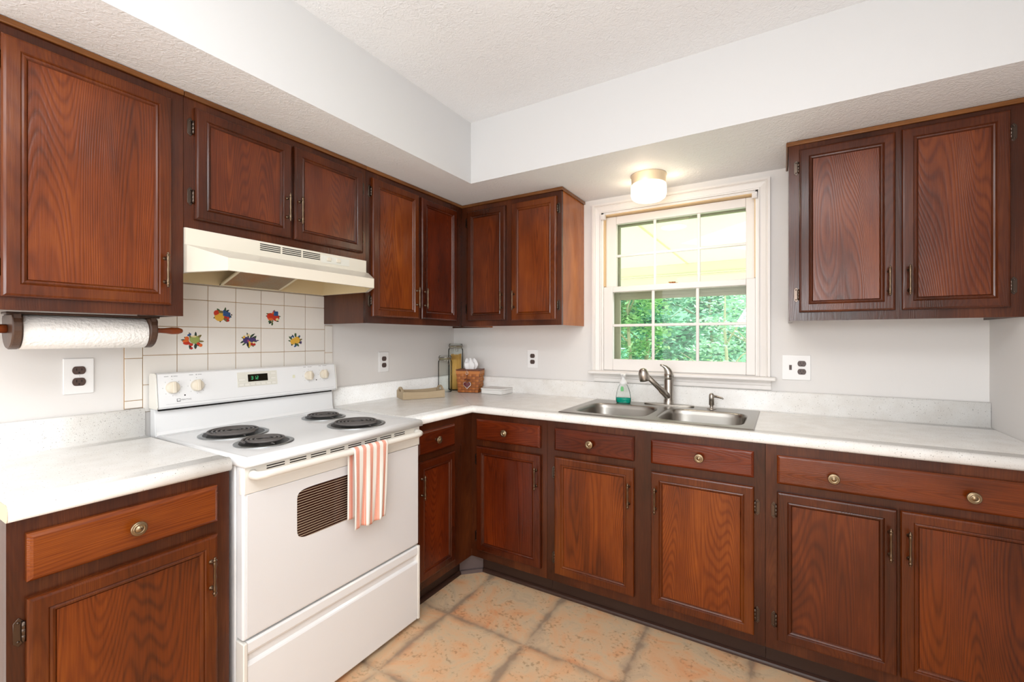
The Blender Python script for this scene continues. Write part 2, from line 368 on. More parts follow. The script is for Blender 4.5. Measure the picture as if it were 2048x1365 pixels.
def cabinet(name, label, cat, group, wall, a0, a1, depth, z0, z1, doors, drawers=(), frame_z=None, base=False, body=None, f0=None, trim=(0, 0), pull=0, hz=(0, 0)):
    """a0..a1 run along the wall (world x on the back wall, world y on the left wall)"""
    mid = (a0 + a1) / 2
    loc = (mid, -.001, 0) if wall == 'back' else (.001, mid, 0)
    zb = 0 if base else z0
    r = thing(name, label, cat, (loc[0], loc[1], zb), 0 if wall == 'back' else PI / 2, group)
    A = lambda a: a - mid; Z = lambda z: z - zb
    f0 = a0 if f0 is None else f0        # face frame may start later
    f0_, f1_ = (f0 if isinstance(f0, tuple) else (f0, a1))
    th = .016; fy = -(depth - .019); g = .0004
    b = MB()
    b.box(A(a0) + g, A(a0) + th, fy, 0, Z(z0), Z(z1)); b.box(A(a1) - th, A(a1) - g, fy, 0, Z(z0), Z(z1))
    b.box(A(a0) + th, A(a1) - th, fy, 0, Z(z0) + (.018 if not base else .02), Z(z0) + .036); b.box(A(a0) + th, A(a1) - th, -.008, 0, Z(z0) + .036, Z(z1) - .02)
    if not base: b.box(A(a0) + th, A(a1) - th, fy, 0, Z(z1) - .02, Z(z1))
    b.build('carcass', body or w_body_dark, r)
    # face frame: stiles and rails around openings
    b = MB(); y0, y1 = -depth, fy
    ops = [(d[0] + .012, d[1] - .012, d[2] + .012, d[3] - .012) for d in list(doors) + list(drawers)]
    xs = sorted({round(v, 5) for o in ops for v in o[:2]} | {round(f0_ + g, 5), round(f1_ - g, 5)}); zs = sorted({round(v, 5) for o in ops for v in o[2:]} | {z0, z1})
    for i in range(len(xs) - 1):
        run = None
        cells = []
        for j in range(len(zs) - 1):
            cx, cz = (xs[i] + xs[i + 1]) / 2, (zs[j] + zs[j + 1]) / 2
            solid = not any(o[0] < cx < o[1] and o[2] < cz < o[3] for o in ops)
            if solid:
                if run is None: run = [zs[j], zs[j + 1]]
                else: run[1] = zs[j + 1]
            if (not solid or j == len(zs) - 2) and run: cells.append(run); run = None
        for c0, c1 in cells: b.box(A(xs[i]), A(xs[i + 1]), y0, y1, Z(c0), Z(c1))
    bmesh.ops.remove_doubles(b.bm, verts=b.bm.verts, dist=1e-5)
    b.build('face_frame', w_frame_v, r)
    PULL[0] = Z(pull)
    for (d0, d1, dz0, dz1, tone, hs) in doors: door(r, A(d0), A(d1), Z(dz0), Z(dz1), -depth, tone, hs, [Z(h) for h in hz])
    for (d0, d1, dz0, dz1, tone, kn) in drawers: drawer(r, A(d0), A(d1), Z(dz0), Z(dz1), -depth, tone, [(A(kx), Z(kz)) for kx, kz in kn])
    if not base:
        b = MB(); e = .009; h = .018
        xl, xr = A(f0_) - (e if trim[0] else -g), A(f1_) + (e if trim[1] else -g)
        b.box(xl, xr, -depth - e, -depth - .0005, Z(z1) - h, Z(z1), bev=.003)
        if trim[0]: b.box(A(f0_) - e, A(f0_) - .0005, -depth - .0005, 0, Z(z1) - h, Z(z1), bev=.003)
        if trim[1]: b.box(A(f1_) + .0005, A(f1_) + e, -depth - .0005, 0, Z(z1) - h, Z(z1), bev=.003)
        b.build('top_moulding', w_trim, r)
    else:
        MB().box(A(f0_) + g, A(f1_) - g, -.552, -.54, 0, Z(z0)).build('toe_kick', w_toe, r)
    return r
UG = 'upper kitchen cabinets'; BG = 'base kitchen cabinets'
UD, ZU0, ZU1 = .3236, 1.352, 2.114
uh = (1.462, 2.000)
cabinet('upper_cabinet', 'upper cabinet with one large glossy door above the paper towel holder', 'cabinet', UG, 'left', -2.305, -1.858, UD, ZU0, ZU1,
        [(-2.272, -1.897, 1.386, 2.067, 'orange', -1)], pull=1.4985, hz=uh)
cabinet('upper_cabinet', 'short two-door upper cabinet directly above the range hood', 'cabinet', UG, 'left', -1.8575, -1.0875, UD, 1.6535, ZU1,
        [(-1.828, -1.479, 1.686, 2.068, 'brown', -1), (-1.466, -1.115, 1.686, 2.070, 'brown', 1)], pull=1.806, hz=(1.763, 2.000))
cabinet('upper_cabinet', 'tall two-door upper cabinet on the stove wall between range hood and room corner', 'cabinet', UG, 'left', -1.087, -.001, UD, ZU0, ZU1,
        [(-1.055, -.731, 1.386, 2.068, 'orange', -1), (-.707, -.395, 1.386, 2.064, 'red', 1)], f0=(-1.087, -.3240), pull=1.5, hz=uh)
cabinet('upper_cabinet', 'tall two-door upper cabinet left of the window with exposed lighter side', 'cabinet', UG, 'back', .3245, 1.0144, UD, ZU0, ZU1,
        [(.373, .656, 1.386, 2.066, 'brown', -1), (.698, .988, 1.382, 2.068, 'orange', 1)], body=w_body, trim=(0, 1), pull=1.498, hz=uh)
cabinet('upper_cabinet', 'wide two-door upper cabinet right of the window against the side wall', 'cabinet', UG, 'back', 2.079, W - .002, UD, ZU0, ZU1,
        [(2.117, 2.429, 1.386, 2.073, 'brown', -1), (2.447, 2.739, 1.386, 2.077, 'brown', 1)], trim=(1, 0), pull=1.498, hz=uh)
BD, ZB0, ZB1 = .61, .098, .8755
bh = (.212, .626)
cabinet('base_cabinet', 'base cabinet left of the range with one drawer over one door', 'cabinet', BG, 'left', -2.313, -1.854, BD, ZB0, ZB1,
        [(-2.284, -1.893, .143, .698, 'orange', -1)], [(-2.284, -1.893, .735, .842, 'orange', [(-2.091, .790)])], base=True, pull=.586, hz=bh)
cabinet('base_cabinet', 'narrow base cabinet between the range and the inside corner', 'cabinet', BG, 'left', -1.062, -.001, BD, ZB0, ZB1,
        [(-1.044, -.772, .143, .702, 'red', 1)], [(-1.044, -.774, .733, .842, 'red', [(-.922, .790)])], f0=(-1.062, -.6105), base=True, pull=.588, hz=bh)
cabinet('base_cabinet', 'dark red base cabinet just right of the inside corner with drawer over door', 'cabinet', BG, 'back', .611, 1.0695, BD, ZB0, ZB1,
        [(.653, 1.039, .143, .702, 'red', -1)], [(.651, 1.036, .736, .846, 'red', [(.840, .792)])], base=True, pull=.588, hz=bh)
cabinet('base_cabinet', 'sink base cabinet with two drawer fronts and two doors below the sink', 'cabinet', BG, 'back', 1.070, 2.0005, BD, ZB0, ZB1,
        [(1.115, 1.500, .143, .707, 'orange', -1), (1.573, 1.963, .135, .707, 'orange', 1)],
        [(1.115, 1.499, .738, .844, 'red', [(1.301, .791)]), (1.573, 1.962, .741, .843, 'red', [(1.769, .794)])], base=True, pull=.589, hz=bh)
cabinet('base_cabinet', 'base cabinet at the right wall with one wide two-knob drawer over two doors', 'cabinet', BG, 'back', 2.001, W - .002, BD, ZB0, ZB1,
        [(2.039, 2.386, .143, .702, 'brown', -1), (2.394, 2.742, .143, .702, 'orange', 1)],
        [(2.039, 2.742, .732, .840, 'orange', [(2.211, .783), (2.565, .782)])], base=True, pull=.587, hz=bh)
# shoe moulding along the toe kicks and the little corner filler
qr = lambda s: [(0, 0), (s, 0)] + [(s * math.cos(R(a)), s * math.sin(R(a))) for a in (22.5, 45, 67.5)] + [(0, s)]
b = MB(); s = .018
b.prism([(-.5525 - u, v + .0005) for u, v in qr(s)], .655, W - .003, 'x')
o = b.build('trim_1', mat('shoe_moulding_brown', (60, 40, 32), .22)); struct(o)
b = MB(); b.prism([(.5535 + u, v + .0005) for u, v in qr(s)], -1.060, -.648, 'y'); struct(b.build('trim_2', MATS['shoe_moulding_brown']))
b = MB(); b.prism([(.5575, -.648), (.650, -.5575), (.640, -.5535), (.5535, -.640)], .0005, .093, 'z')
b.prism([(.5735, -.654), (.656, -.5715), (.650, -.5575), (.5575, -.648)], .0005, .019, 'z')
struct(b.build('trim_3', mat('corner_filler_grey_brown', (98, 84, 82), .45)))

# ------------------------------------------------------------------ countertops
def counter_profile():
    p = [(.0015, .8765), (.0015, 1.0155), (.014, 1.0165), (.0195, 1.0135), (.0215, 1.008), (.0215, .922), (.0235, .9165), (.029, .9143),
         (.075, .914), (.555, .914), (.604, .914), (.612, .9155), (.620, .9155), (.6275, .912), (.633, .904), (.635, .895), (.634, .884), (.629, .878), (.622, .8765), (.555, .8765), (.075, .8765)]
    return p
HOLE = {8, 19}     # profile spans (index->next) removed over the sink hole
def sweep(b, stations, hole_range=None):
    p = counter_profile(); n = len(p); rings = [[b.bm.verts.new(st(d, z)) for d, z in p] for st in stations]
    for k, (A, B) in enumerate(zip(rings, rings[1:])):
        cut = hole_range is not None and k == hole_range
        for i in range(n):
            if cut and i in HOLE: continue
            f = b.bm.faces.new([A[i], A[(i + 1) % n], B[(i + 1) % n], B[i]]); f.smooth = i not in (0, 8, 19, 20, 18)
    if hole_range is not None:
        A, B = rings[hole_range], rings[hole_range + 1]
        b.bm.faces.new([A[8], A[20], B[20], B[8]]); b.bm.faces.new([A[9], A[19], B[19], B[9]])
        b.bm.faces.new([A[8], A[9], A[19], A[20]]); b.bm.faces.new([B[8], B[9], B[19], B[20]])
    b.bm.faces.new(rings[0]); b.bm.faces.new(rings[-1])
b = MB(); sweep(b, [lambda d, z: (d, -2.314, z), lambda d, z: (d, -1.8575, z)])
cl_ = tag(b.build('countertop', m_counter), 'short speckled white countertop with backsplash left of the range', 'countertop')
b = MB(); b.bm.faces.new([b.bm.verts.new((d, -2.3143, z)) for d, z in counter_profile()]); e_ = bmesh.ops.extrude_face_region(b.bm, geom=list(b.bm.faces))
for v in [g_ for g_ in e_['geom'] if isinstance(g_, bmesh.types.BMVert)]: v.co.y -= .0012
b.build('end_cap', mat('laminate_end_cream', (226, 212, 184), .4), cl_)
b = MB(); st = [lambda d, z: (d, -1.0585, z), lambda d, z: (d, -d, z)] + [(lambda x: (lambda d, z: (x, -d, z)))(x) for x in (.66, 1.135, 1.937, W - .0015)]
sweep(b, st, 3)
ct = tag(b.build('countertop', m_counter), 'long L-shaped speckled white countertop with backsplash running under the window', 'countertop')
MB().prism([(.03, -.029), (.029, -.030), (.605, -.606), (.606, -.605)], .9141, .9143, 'z').build('mitre_joint', mat('seam_grey', (150, 146, 140), .5), ct)

# ------------------------------------------------------------------ sink, faucet, dispenser, soap
ZS = .9145
def superloop(cx, cy, hx, hy, n, e=5.0):
    out = []
    for i in range(n):
        a = 2 * PI * i / n; c, s_ = math.cos(a), math.sin(a)
        out.append((cx + hx * math.copysign(abs(c) ** (2 / e), c), cy + hy * math.copysign(abs(s_) ** (2 / e), s_)))
    return out
def rectpt(px, py, cx, cy, x0, x1, y0, y1):
    dx, dy = px - cx, py - cy; ts = []
    if dx > 1e-9: ts.append((x1 - cx) / dx)
    if dx < -1e-9: ts.append((x0 - cx) / dx)
    if dy > 1e-9: ts.append((y1 - cy) / dy)
    if dy < -1e-9: ts.append((y0 - cy) / dy)
    t = min(ts); return (cx + dx * t, cy + dy * t)
sink = thing('kitchen_sink', 'stainless steel double-bowl drop-in sink set in the countertop under the window', 'sink', (1.536, -.311, ZS))
ox, oy = -1.536, .311
sx0, sx1, sy0, sy1 = 1.114 + ox, 1.958 + ox, -.572 + oy, -.050 + oy
b = MB(); n = 72; midx = 1.5385 + ox; zt = .004
for cx, x0, x1 in ((1.338 + ox, sx0, midx), (1.740 + ox, midx, sx1)):
    cy = -.357 + oy; hx, hy = .184, .178
    inner = superloop(cx, cy, hx, hy, n)
    outer = [rectpt(px, py, cx, cy, x0, x1, sy0, sy1) for px, py in inner]
    for (qx, qy) in ((x0, sy0), (x1, sy0), (x0, sy1), (x1, sy1)):
        k = min(range(n), key=lambda i: (outer[i][0] - qx) ** 2 + (outer[i][1] - qy) ** 2); outer[k] = (qx, qy)
    lv = [(0, .0, 0), (-.004, zt - .001, .35), (-.010, zt - .008, 1)]
    rings = [[b.bm.verts.new((p[0], p[1], zt)) for p in outer], [b.bm.verts.new((p[0], p[1], zt)) for p in inner]]
    for ins, z in ((.004, zt - .0015), (.008, zt - .006), (.011, -.02), (.018, -.12), (.030, -.150), (.055, -.163), (.10, -.166)):
        rings.append([b.bm.verts.new((cx + (p[0] - cx) * (1 - ins / hx), cy + (p[1] - cy) * (1 - ins / hy), z)) for p in inner])
    for k, (A, B) in enumerate(zip(rings, rings[1:])):
        for i in range(n):
            f = b.bm.faces.new([A[i], A[(i + 1) % n], B[(i + 1) % n], B[i]]); f.smooth = k > 0
    b.bm.faces.new(rings[-1])
bmesh.ops.remove_doubles(b.bm, verts=b.bm.verts, dist=1e-5)
# rolled outer rim
be = [e for e in b.bm.edges if e.is_boundary]
r_ = bmesh.ops.extrude_edge_only(b.bm, edges=be)
for v in [g for g in r_['geom'] if isinstance(g, bmesh.types.BMVert)]:
    v.co.x += .004 * (1 if v.co.x > 0 else -1) * (abs(v.co.x) > .4); v.co.y += .004 * (1 if v.co.y > 0 else -1) * (abs(v.co.y) > .24); v.co.z = .0004
b.build('basin', m_sink, sink)
for cx in (1.338, 1.740):
    MB().lathe([(.042, .0), (.042, .0025), (.034, .003), (.030, 0), (.012, -.001), (0, .004)], (cx + ox, -.357 + oy, -.1655), 28).build('drain', m_steel, sink)
b = MB(); b.prism([(p[0], p[1]) for p in superloop(0, 0, .130, .028, 40, 3)], 0, .006, 'z', bev=.002)
fa = thing('faucet', 'brushed nickel single-lever pull-out faucet behind the sink bowls', 'faucet', (1.533, -.086, ZS + .0045))
b.build('deck_plate', m_steel, fa)
b = MB(); b.lathe([(.0255, .006), (.0255, .028), (.0235, .030), (.0235, .135), (.0222, .137), (.0222, .139), (.0238, .141), (.0236, .168), (0, .176)], n=32)
b.build('faucet_body', m_steel, fa)
b = MB()   # lever cap: sweeps up to the left and ends in a thin tongue
b.tube([(.002, 0, .150), (.000, -.001, .172), (-.006, -.003, .190), (-.016, -.008, .204), (-.028, -.014, .212), (-.040, -.020, .216)], [.0236, .0225, .0175, .011, .0065, .0045], 20)
b.build('lever', m_steel, fa)
b = MB(); P0 = Vector((-.003, -.010, .048)); P1 = Vector((-.080, -.165, .172))
b.tube([P0, P0.lerp(P1, .3), P0.lerp(P1, .34), P0.lerp(P1, .95)], [.0185, .0165, .0140, .0125], 20); b.build('spray_wand', m_steel, fa)
b = MB(); Hc = P1
b.lathe([(0, .036), (.009, .035), (.018, .029), (.0245, .015), (.0265, 0), (.0265, -.022), (.0245, -.030), (.0225, -.0305), (.0205, -.026), (0, -.026)], n=28, M=Matrix.Translation(Hc + Vector((-.006, -.012, -.002))) @ Matrix.Rotation(R(10), 4, 'X') @ Matrix.Rotation(R(-8), 4, 'Y'))
b.build('spray_head', m_steel, fa)
sd_ = thing('soap_dispenser', 'small brushed nickel soap dispenser on the sink deck right of the faucet', 'dispenser', (1.748, -.108, ZS + .0045))
MB().lathe([(.022, 0), (.022, .0015), (.019, .003), (.0085, .004), (.0085, .018), (.0125, .020), (.0127, .066), (.0105, .074), (.006, .079), (0, .080)], n=24).build('pump_body', m_steel, sd_)
MB().tube([(.004, 0, .066), (.030, -.012, .064), (.052, -.022, .060), (.056, -.024, .057)], [.0062, .0055, .0042, .0036], 14).build('spout', m_steel, sd_)
def thin_glass(name, tint, fres=1.35):
    m = bpy.data.materials.new(name); m.use_nodes = True; nt = m.node_tree; nt.nodes.clear()
    out = N(nt, 'ShaderNodeOutputMaterial'); tr = N(nt, 'ShaderNodeBsdfTransparent'); gl = N(nt, 'ShaderNodeBsdfGlossy'); gl.inputs['Roughness'].default_value = .05
    tr.inputs[0].default_value = tint
    mix = N(nt, 'ShaderNodeMixShader'); fr = N(nt, 'ShaderNodeLayerWeight'); fr.inputs[0].default_value = .12
    nt.links.new(fr.outputs['Fresnel'], mix.inputs[0]); nt.links.new(tr.outputs[0], mix.inputs[1]); nt.links.new(gl.outputs[0], mix.inputs[2]); nt.links.new(mix.outputs[0], out.inputs[0])
    return m
m_clear = thin_glass('clear_plastic', (.97, .99, .98, 1))
m_teal = mat('teal_soap', (0, 158, 136), .1)
sb = thing('soap_bottle', 'clear foaming soap bottle with a little teal soap left, on the sink deck', 'bottle', (1.297, -.122, ZS + .0045))
def oval_lathe(prof, sy=.62, **k):
    b = MB(); b.lathe(prof, n=32, **k)
    for v in b.bm.verts: v.co.y *= sy
    return b
oval_lathe([(0, .0005), (.038, .0005), (.0405, .003), (.0425, .020), (.0415, .034), (.0375, .058), (.0305, .082), (.022, .099), (.0195, .103)]).build('bottle_body', m_clear, sb)
oval_lathe([(0, .0015), (.037, .0015), (.0393, .004), (.0413, .020), (.0408, .0285), (0, .0285)]).build('liquid_soap', m_teal, sb)
b = MB(); b.lathe([(.0205, .102), (.0215, .104), (.0215, .116), (.016, .124), (.011, .130), (.011, .150), (.016, .152), (.0165, .160), (.013, .164), (0, .1645)], n=24)
b.tube([(0, 0, .156), (.012, -.022, .154), (.015, -.028, .150)], [.008, .007, .006], 12)
b.build('pump_cap', mat('white_frosted_plastic', (240, 240, 238), .3), sb)
MB().prism([(-.008, .066), (.008, .066), (.009, .080), (.006, .092), (-.006, .092), (-.009, .080)], -.0225, -.0219, 'y').build('label_sticker', mat('green_label', (120, 196, 130), .5), sb)

# ------------------------------------------------------------------ window
win = thing('window_1', None, None, (1.5385, 0, 0), kind='structure')
wx = -1.5385
b = MB()
def casing_board(b, pts_in, pts_out):  # mitred moulded board between inner corner pair and outer corner pair; profile steps
    pr = [(0, -.0005), (0, -.012), (.10, -.013), (.18, -.009), (.30, -.010), (.62, -.015), (.70, -.012), (.80, -.021), (1, -.021), (1, -.0005)]
    (ia, ib), (oa, ob) = pts_in, pts_out; rows = []
    for t, y in pr: rows.append([(ia[0] + (oa[0] - ia[0]) * t, y, ia[1] + (oa[1] - ia[1]) * t), (ib[0] + (ob[0] - ib[0]) * t, y, ib[1] + (ob[1] - ib[1]) * t)])
    b.grid(rows)
    for f in b.bm.faces: f.smooth = False
xi0, xi1, zi0, zi1 = 1.126 + wx, 1.951 + wx, 1.086, 2.028; xo0, xo1, zo1 = 1.073 + wx, 2.004 + wx, 2.081
casing_board(b, ((xi0, zi0), (xi0, zi1)), ((xo0, zi0), (xo0, zo1)))
casing_board(b, ((xi0, zi1), (xi1, zi1)), ((xo0, zo1), (xo1, zo1)))
casing_board(b, ((xi1, zi1), (xi1, zi0)), ((xo1, zo1), (xo1, zi0)))
b.build('casing', m_white, win)
b = MB(); b.box(1.061 + wx, 2.029 + wx, -.062, -.0005, 1.068, 1.0855, bev=.005, seg=3); b.box(xi0, xi1, -.0005, .010, 1.076, 1.0855)
b.build('window_stool', m_white, win)
b = MB(); b.prism([(-.0005, 1.0185), (-.010, 1.0185), (-.014, 1.024), (-.014, 1.040), (-.018, 1.044), (-.018, 1.055), (-.024, 1.060), (-.024, 1.0675), (-.0005, 1.0675)], 1.084 + wx, 2.008 + wx, 'x')
b.build('apron', m_white, win)
b = MB(); b.box(xi0 - .0, xi0 + .012, 0, .135, zi0, zi1); b.box(xi1 - .012, xi1, 0, .135, zi0, zi1); b.box(xi0, xi1, 0, .135, zi1 - .012, zi1); b.box(xi0, xi1, .010, .14, 1.0755, 1.088)
jb = b.build('jamb', m_white, win)
m_jamb = mat('liner_and_head_shadow_tan', (222, 192, 146), .5)
b = MB(); b.box(xi0 + .0121, xi0 + .017, .002, .036, 1.588, 2.015); b.box(xi1 - .017, xi1 - .0121, .002, .036, 1.588, 2.015); b.box(xi0 + .017, xi1 - .017, .002, .100, 2.0105, 2.0158); b.build('liner_and_head_shadow', m_jamb, jb)  # tan side liners; tan head strip stands in for the roller shade's shadow
m_glass = bpy.data.materials.new('window_glass'); m_glass.use_nodes = True; nt = m_glass.node_tree; nt.nodes.clear()
out = N(nt, 'ShaderNodeOutputMaterial'); tr = N(nt, 'ShaderNodeBsdfTransparent'); gl = N(nt, 'ShaderNodeBsdfGlossy'); gl.inputs['Roughness'].default_value = .02
mix = N(nt, 'ShaderNodeMixShader'); lw = N(nt, 'ShaderNodeFresnel'); lw.inputs[0].default_value = 1.35
nt.links.new(lw.outputs[0], mix.inputs[0]); nt.links.new(tr.outputs[0], mix.inputs[1]); nt.links.new(gl.outputs[0], mix.inputs[2]); nt.links.new(mix.outputs[0], out.inputs[0])
def sash(name, x0, x1, z0, z1, gx0, gx1, gz0, gz1, y0, y1, mx, mz):
    b = MB(); B = .003
    b.box(x0, gx0, y0, y1, z0, z1, bev=B); b.box(gx1, x1, y0, y1, z0, z1, bev=B)
    b.box(gx0, gx1, y0, y1, z0, gz0, bev=B); b.box(gx0, gx1, y0, y1, gz1, z1, bev=B)
    s_ = b.build(name, m_white, win)
    ym = (y0 + y1) / 2
    for k, x in enumerate(mx):
        MB().box(x - .0085, x + .0085, y0 + .006, ym - .002, gz0 - .002, gz1 + .002, bev=.004).build('muntin', m_white, s_)
    MB().box(gx0 - .002, gx1 + .002, y0 + .0055, ym - .0015, mz - .008, mz + .008, bev=.004).build('muntin', m_white, s_)
    MB().box(gx0 - .004, gx1 + .004, ym, ym + .003, gz0 - .004, gz1 + .004).build('glass', m_glass, s_)
    return s_
c = wx
sash('upper_sash', xi0 + .0125, xi1 - .0125, 1.552, 2.009, 1.203 + c, 1.893 + c, 1.584, 1.962, .040, .072, (1.428 + c, 1.664 + c), 1.771)
ls = sash('lower_sash', xi0 + .0125, xi1 - .0125, 1.089, 1.584, 1.193 + c, 1.897 + c, 1.155, 1.551, .004, .036, (1.427 + c, 1.663 + c), 1.354)
b = MB(); b.box(-.022, .022, .012, .030, 1.5842, 1.587); b.lathe([(.010, 0), (.010, .006), (0, .007)], (0, .020, 1.587), 16); b.box(-.028, .004, .016, .024, 1.589, 1.594)
b.build('sash_lock', mat('bronze_lock', (150, 96, 52), .35, metal=.6), win)
m_storm = mat('storm_frame_olive', (150, 152, 122), .5)
b = MB()
for (x0, x1, z0, z1) in ((xi0 + .012, xi0 + .079, 1.088, zi1 - .012), (xi1 - .062, xi1 - .012, 1.088, zi1 - .012), (xi0 + .079, xi1 - .062, 1.088, 1.125), (xi0 + .079, xi1 - .062, 1.958, zi1 - .012), (xi0 + .079, xi1 - .062, 1.512, 1.590)):
    b.box(x0, x1, .108, .128, z0, z1, bev=.002)
b.box(xi0 + .079, xi1 - .062, .102, .110, 1.532, 1.545)
b.build('storm_frame', m_storm, win)
for x0, sgn in ((xi0 + .003, 1), (xi1 - .003, -1)):   # roller shade brackets
    b = MB(); xx = sorted((x0, x0 + sgn * .024)); b.box(xx[0], xx[1], -.0225, .003, 1.985, 2.016, bev=.002); b.box(xx[0] + .004, xx[1] - .004, -.026, -.0225, 1.990, 2.004, bev=.001)
    b.build('shade_bracket', m_white, win)

# ------------------------------------------------------------------ wall outlets
def receptacle(parent, x, z, y):
    b = MB(); w, h = .0165, .0135; pts = []
    for a in range(0, 360, 15):
        r = .0175; px, pz = r * math.cos(R(a)), r * math.sin(R(a)); pts.append((x + px, z + max(-h, min(h, pz))))
    b.mi = 0; b.prism(pts, y - .003, y, 'y', bev=.0008)
    b.mi = 1
    for dx, hh in ((-.0065, .0042), (.0065, .0035)): b.box(x + dx - .0011, x + dx + .0011, y - .0034, y - .0029, z + .001 - hh + .002, z + .001 + hh + .002)
    b.lathe([(.0026, 0), (0, .0003)], n=12, M=Matrix.Translation((x, y - .0031, z - .0075)) @ Matrix.Rotation(PI / 2, 4, 'X'))
    return b.build('receptacle', [m_recept, m_slot], parent)
def outlet(label, loc, rz, w=.078, switch=False):
    r = thing('wall_outlet', label, 'outlet', loc, rz, 'wall outlets with brown sockets')
    MB().box(-w / 2, w / 2, -.006, -.0005, -.0605, .0605, bev=.0025, seg=3).build('cover_plate', m_plate, r)
    dx = .023 if switch else 0
    receptacle(r, dx, .0195, -.006); receptacle(r, dx, -.0195, -.006)
    b = MB(); b.blob((dx, -.006, 0), (.003, .0008, .003), 8); b.build('plate_screw', m_plate, r)
    if switch:
        b = MB(); b.box(-.0235 - .0055, -.0235 + .0055, -.0068, -.006, -.012, .012); b.box(-.0235 - .0035, -.0235 + .0035, -.014, -.0068, -.001, .009, bev=.001); b.build('toggle_switch', m_recept, r)
    return r
outlet('double outlet on the wall below the paper towel holder', (.0, -2.0365, 1.1485), PI / 2, .079)
outlet('double outlet on the stove wall above the wooden tray', (.0, -.6755, 1.136), PI / 2, .078)
outlet('double outlet on the window wall above the low white box', (.657, 0, 1.1435), 0, .078)
outlet('wide plate with a toggle switch beside an outlet, right of the window', (2.113, 0, 1.1355), 0, .118, True)

# ------------------------------------------------------------------ ceiling lamp above sink
lp = thing('ceiling_lamp', 'round frosted glass ceiling lamp glowing under the soffit above the sink', 'lamp', (1.468, -.250, Z_SOF))
MB().lathe([(0, -.0005), (.088, -.0005), (.090, -.004), (.086, -.010), (.084, -.046), (.080, -.050), (0, -.050)], n=40).build('lamp_base', mat('lamp_base_cream', (226, 206, 176), .35), lp)
m_lg = mat('lit_frosted_glass', (255, 246, 230), .4, emis=(255, 238, 208), emis_s=1.5)
MB().lathe([(.080, -.044), (.0865, -.052), (.088, -.064), (.088, -.100), (.083, -.116), (.070, -.126), (.040, -.131), (0, -.132)], n=40).build('glass_shade', m_lg, lp)
ld = bpy.data.lights.new('sink_lamp_bulb', 'AREA'); ld.shape = 'DISK'; ld.size = .15; ld.energy = 1.6; ld.color = (1, .86, .66)
lo = bpy.data.objects.new('sink_lamp_bulb', ld); C.objects.link(lo); lo.location = (1.468, -.250, Z_SOF - .136)
lr = bpy.data.lights.new('sink_lamp_glow', 'POINT'); lr.energy = 0.22; lr.color = (1, .82, .58); lr.shadow_soft_size = .02
for a in range(3):
    q = bpy.data.objects.new('sink_lamp_glow', lr); C.objects.link(q); t = a * 2.094 + .5; q.location = (1.468 + .125 * math.cos(t), -.250 + .125 * math.sin(t), Z_SOF - .075)

# ------------------------------------------------------------------ tiled backsplash behind the range
m_tile = mat('white_glazed_tile', (236, 232, 226), .14)
m_grout = mat('tan_grout', (190, 158, 118), .8)
tb = thing('tile_backsplash', 'white tiled backsplash behind the range with painted fruit clusters', 'backsplash', (0.0, -1.455, 1.0), PI / 2)
yo = 1.455
b = MB(); b.box(-1.914 + yo, -1.8585 + yo, -.0035, -.0005, .0175, .345); b.box(-1.8585 + yo, -1.0885 + yo, -.0035, -.0005, .0, .498); b.box(-1.0885 + yo, -1.033 + yo, -.0035, -.0005, .0175, .345); b.build('grout_bed', m_grout, tb)
b = MB()
g = .0011
def tile(a0, a1, z0, z1): b.box(a0 + yo + g, a1 + yo - g, -.0065, -.0035, z0 - 1 + g, z1 - 1 - g, bev=.0012)
zl = [1.0, 1.102, 1.213, 1.324, 1.435, 1.497]; yl = [-1.859 + .111 * k for k in range(8)]
for i in range(5):
    for k in range(7): tile(yl[k], yl[k + 1], zl[i], zl[i + 1])
for z0, z1 in ((1.018, 1.047), (1.047, 1.203), (1.203, 1.344)):
    tile(-1.914, -1.859, z0, z1)
for z0, z1 in ((1.018, 1.09), (1.09, 1.202), (1.202, 1.344)): tile(-1.0815, -1.034, z0, z1)
b.build('tiles', m_tile, tb)
FC = dict(leaf=(72, 96, 62), dleaf=(46, 62, 52), yellow=(226, 176, 64), red=(196, 56, 34), orange=(222, 106, 44), blue=(44, 84, 140), plum=(74, 58, 108), green=(160, 172, 96), cherry=(178, 44, 40), cream=(236, 214, 160), pink=(190, 70, 110), olive=(122, 112, 70), dark=(36, 34, 42))
FN = list(FC); FM = [mat('fruit_paint_' + k, FC[k], .2) for k in FN]
def decal(cy, cz, items, leaves):
    b = MB(); k = .0
    for (u, v, l, w, ang, c) in leaves:      # leaf: pointed almond
        b.mi = FN.index(c); ca, sa = math.cos(R(ang)), math.sin(R(ang)); pts = []
        for t in range(10):
            a = 2 * PI * t / 10; px, pz = l * math.cos(a), w * math.sin(a) * (1 - .35 * abs(math.cos(a))); pts.append((cy + yo + u + px * ca - pz * sa, cz - 1 + v + px * sa + pz * ca))
        k += .00004; b.prism(pts, -.0068 - k, -.0064, 'y')
    for (u, v, ru, rv, c) in items:
        b.mi = FN.index(c); k += .00008; b.blob((cy + yo + u, -.0066 - k, cz - 1 + v), (ru, .0011, rv), 12)
    return b.build('fruit_decal', FM, tb)
def lv(seed, n, rad, cols=('leaf', 'dleaf', 'olive')):
    rn = random.Random(seed); out = []
    for i in range(n):
        a = 360 * i / n + rn.uniform(-14, 14); out.append((rad * math.cos(R(a)), rad * .85 * math.sin(R(a)), rn.uniform(.009, .014), rn.uniform(.0035, .006), a + rn.uniform(-25, 25), rn.choice(cols)))
    return out
